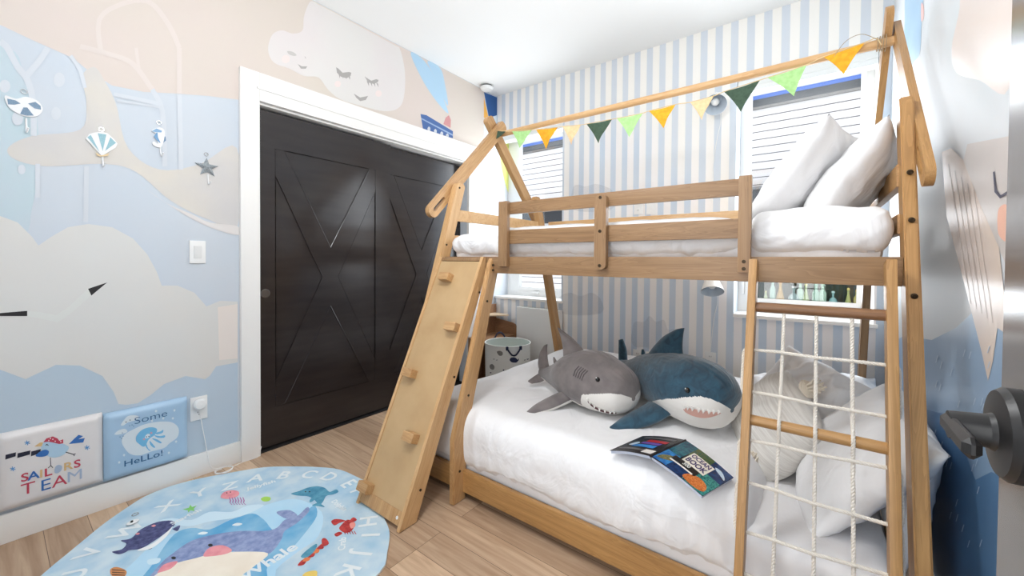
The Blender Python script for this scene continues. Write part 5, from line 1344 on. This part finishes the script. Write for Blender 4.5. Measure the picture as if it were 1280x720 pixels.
inset([(193, 169), (196, 166), (197, 172), (200, 179), (196, 176), (192.5, 172)], t, flat(110, 156, 196), 'painted_segment', .0082, .0095, True); inset([(189, 164.5), (195, 161), (202, 164), (201, 166), (194, 165.5)], t, flat(130, 170, 204), 'painted_segment', .0082, .0095)
inset([(203.5, 171), (206.5, 171), (207, 176), (204, 178.5)], t, flat(110, 140, 170), 'fin', .001, .007)
t = hookthing('starfish_hook', (258, 208), (257.5, 193), (259.5, 218), (260, 231), 'grey metal starfish hook on left wall beside closet casing')
st = [(258, 197.5), (261, 205.5), (272.5, 208), (264.5, 211.5), (268, 220.5), (259, 215.5), (250, 218), (253, 210.5), (243.5, 203.5), (254, 204.5)]
P = [onL(*p) for p in st]; cS = sum(P, Vector())/10
b = B(); vs = [b.bm.verts.new((.002, p.y, p.z)) for p in P]; vm = [b.bm.verts.new((.006, p.y, p.z)) for p in P]; tp = b.bm.verts.new((.020, cS.y, cS.z))
for i in range(10): b.bm.faces.new((vs[i], vs[(i+1) % 10], vm[(i+1) % 10], vm[i])); b.bm.faces.new((vm[i], vm[(i+1) % 10], tp))
b.bm.faces.new(vs[::-1]); b.obj('star_plaque', noisy('pewter', (168, 176, 180), (124, 130, 134), (200, 200, 200), .45, metal=.15), t)

# ------------------------------------------------------------------ far left corner furniture
ht = thing('wall_heater', (.56, YB-.04, .4), 'flat white panel heater on the wall below the left window', 'heater')
b = B(); b.bx((.325, YB-.075, .10), (.80, YB-.018, .715), .006); b.obj('panel', M_wplast, ht)
b = B()
for k in range(12): b.bx((.34+.037*k, YB-.068, .7152), (.368+.037*k, YB-.025, .7175))
b.obj('grille', flat(186, 184, 176), ht)
b = B(); b.bx((.36, YB-.018, .2), (.40, YB-.001, .6)); b.bx((.72, YB-.018, .2), (.76, YB-.001, .6)); b.obj('bracket', M_wplast, ht)
cs = thing('corner_shelf', (.15, 2.98, 0), 'small brown wooden corner shelf unit beside the laundry basket', 'shelf')
M_sh = wood('shelf_walnut', (168, 128, 96), (140, 102, 72)); M_shl = wood('shelf_oak', (226, 204, 176), (208, 182, 150))
b = B(); b.bx((.018, 2.90, 0), (.034, 3.115, .72), .002); b.obj('side_panel', M_sh, cs)
b = B(); b.plate([(.036, 0), (.30, 0), (.30, .50), (.285, .535), (.25, .55), (.036, .575)], [], lambda u, v, d: Vector((u, 3.10+d, v)), 0, .014); b.obj('back_panel', M_sh, cs)
b = B(); b.plate([(.036, 2.88), (.10, 2.90), (.23, 3.03), (.235, 3.06), (.10, 3.098), (.036, 3.098)], [], lambda u, v, d: Vector((u, v, .62+d)), 0, .014); b.obj('shelf_board', M_shl, cs)
b = B(); b.bx((.036, 2.70, .42), (.28, 3.098, .436), .002); b.obj('shelf_board', M_sh, cs)
b = B(); b.bx((.036, 2.70, .0), (.052, 2.88, .42), .002); b.bx((.264, 2.70, .0), (.28, 3.09, .42), .002); b.obj('lower_panel', M_sh, cs)
# laundry basket
lbk = thing('laundry_basket', (.50, 2.72, 0), 'white round fabric laundry basket with small whale print and navy handles', 'basket')
bc0 = Vector((.505, 2.70)); br = .195; bh = .455
M_can = mat('canvas_white', (228, 230, 226), .85, bump=(60, .2))
bm_ = [M_can, mat('basket_lining', (214, 222, 216), .85)]
b = B(); b.lathe([(0, .002), (br*.94, .002), (br*.96, .06), (br*.99, bh*.6), (br, bh), (br-.003, bh), (br*.98, bh*.6), (br*.94, .02), (0, .016)], 56, 0, Matrix.Translation((bc0.x, bc0.y, 0)), lambda j: 1 if j >= 5 else 0)
def onK(px, py, off=.001):
    d = FF + (px-CXP)/FPX*RR - (py-CYP)/FPX*UU
    o = CAM; ax = d.x; ay = d.y; ox = o.x-bc0.x; oy = o.y-bc0.y; R2 = br+off
    a = ax*ax+ay*ay; h_ = ox*ax+oy*ay; c = ox*ox+oy*oy-R2*R2; disc = max(0, h_*h_-a*c); return o+d*((-h_-math.sqrt(disc))/a)
def K_(pts, m):
    if m not in bm_: bm_.append(m)
    P = spline([Vector((x, y, 0)) for x, y in pts], 3); cx = sum(p.x for p in P)/len(P); cy = sum(p.y for p in P)/len(P)
    c = b.bm.verts.new(onK(cx, cy)); vs = [b.bm.verts.new(onK(p.x, p.y)) for p in P]
    for i in range(len(vs)): b.bm.faces.new((c, vs[i], vs[(i+1) % len(vs)])).material_index = bm_.index(m)
G1 = flat(130, 130, 128, .85); N1 = flat(36, 44, 76, .85)
for pts, m in (([(621, 440), (624, 438.5), (628, 440), (628, 444), (624, 444.5)], G1), ([(637, 450), (639, 447), (644, 447), (647, 450), (646, 453), (640, 453)], N1), ([(646, 451), (648.5, 448), (648, 451)], N1), ([(612, 457), (615, 455), (618, 458), (617, 462), (613, 461)], G1),
               ([(616, 449), (618, 448.5), (618, 449.3)], N1), ([(620, 450), (622, 449.6), (621, 450.6)], N1), ([(639, 445), (640, 443.6), (640.6, 445)], N1), ([(642, 444.6), (643, 443), (643.6, 444.6)], N1), ([(658, 449), (661, 448.2), (660, 449.6)], N1), ([(655, 450), (657, 449.4), (656, 450.6)], N1), ([(628, 463), (630, 461.6), (630, 463.4)], N1), ([(612, 466), (614, 465), (614, 466.6)], N1)):
    K_(pts, m)
b.obj('basket_body', bm_, lbk, recalc=False)
b = B(); b.tube([Vector((bc0.x+br*math.cos(a*PI/24), bc0.y+br*math.sin(a*PI/24), bh)) for a in range(48)], .005, 8, closed=True); b.obj('rim', M_can, lbk)
def bhandle(a0, up):
    pts = []
    for k in range(9):
        a = a0+(-1+k/4)*.28; pts.append(Vector((bc0.x+(br+.012)*math.cos(a), bc0.y+(br+.012)*math.sin(a), bh-.01+up*.06*math.sin(PI*k/8))))
    b = B(); b.tube(pts, .007, 8); 
    for k in (0, 8): b.box(pts[k], (.02, .02, .03), Matrix.Rotation(a0, 3, 'Z'), .004)
    b.obj('handle', M_navy, lbk)
bhandle(-.65, -1); bhandle(PI-.55, 1)

# small hook lying on the rug
rh = thing('metal_hook', (.2, .4, .012), 'small white and silver hook lying on the rug near cushions', 'hook')
p = FR(166, 655); q = FR(169, 644)
b = B(); b.tube([Vector((q.x+.011*math.cos(a*PI/6), q.y+.011*math.sin(a*PI/6), .013)) for a in range(12)], .0016, 6, closed=True); b.obj('ring', M_steel, rh)
b = B(); b.ball((p.x, p.y, .017), .014, sc=(1.0, 1.5, .5)); b.obj('hook_body', M_wplast, rh)
b = B(); b.ball((p.x+.006, p.y-.004, .024), .005); b.obj('pin', M_ink, rh)

# ------------------------------------------------------------------ ceiling lamps (above and behind the viewpoint)
for i, (x, y, z, e) in enumerate(LAMPS):
    t = thing('ceiling_lamp', (x, y, H), 'round white glass globe lamp hanging from the ceiling', 'ceiling lamp')
    b = B(); b.lathe([(0, 0), (.06, 0), (.06, .02), (.008, .03), (.008, .50), (0, .50)], 24, 0, Matrix.Translation((x, y, H)) @ Matrix.Rotation(PI, 4, 'X')); b.obj('stem', M_wplast, t)
    m = bpy.data.materials.new('lit_globe'); m.use_nodes = True; pb = m.node_tree.nodes['Principled BSDF']; pb.inputs['Emission Color'].default_value = (.97, .985, 1, 1); pb.inputs['Emission Strength'].default_value = e*.9
    b = B(); b.ball((x, y, z+.07), .14, u=32, v=20); b.obj('globe', m, t)
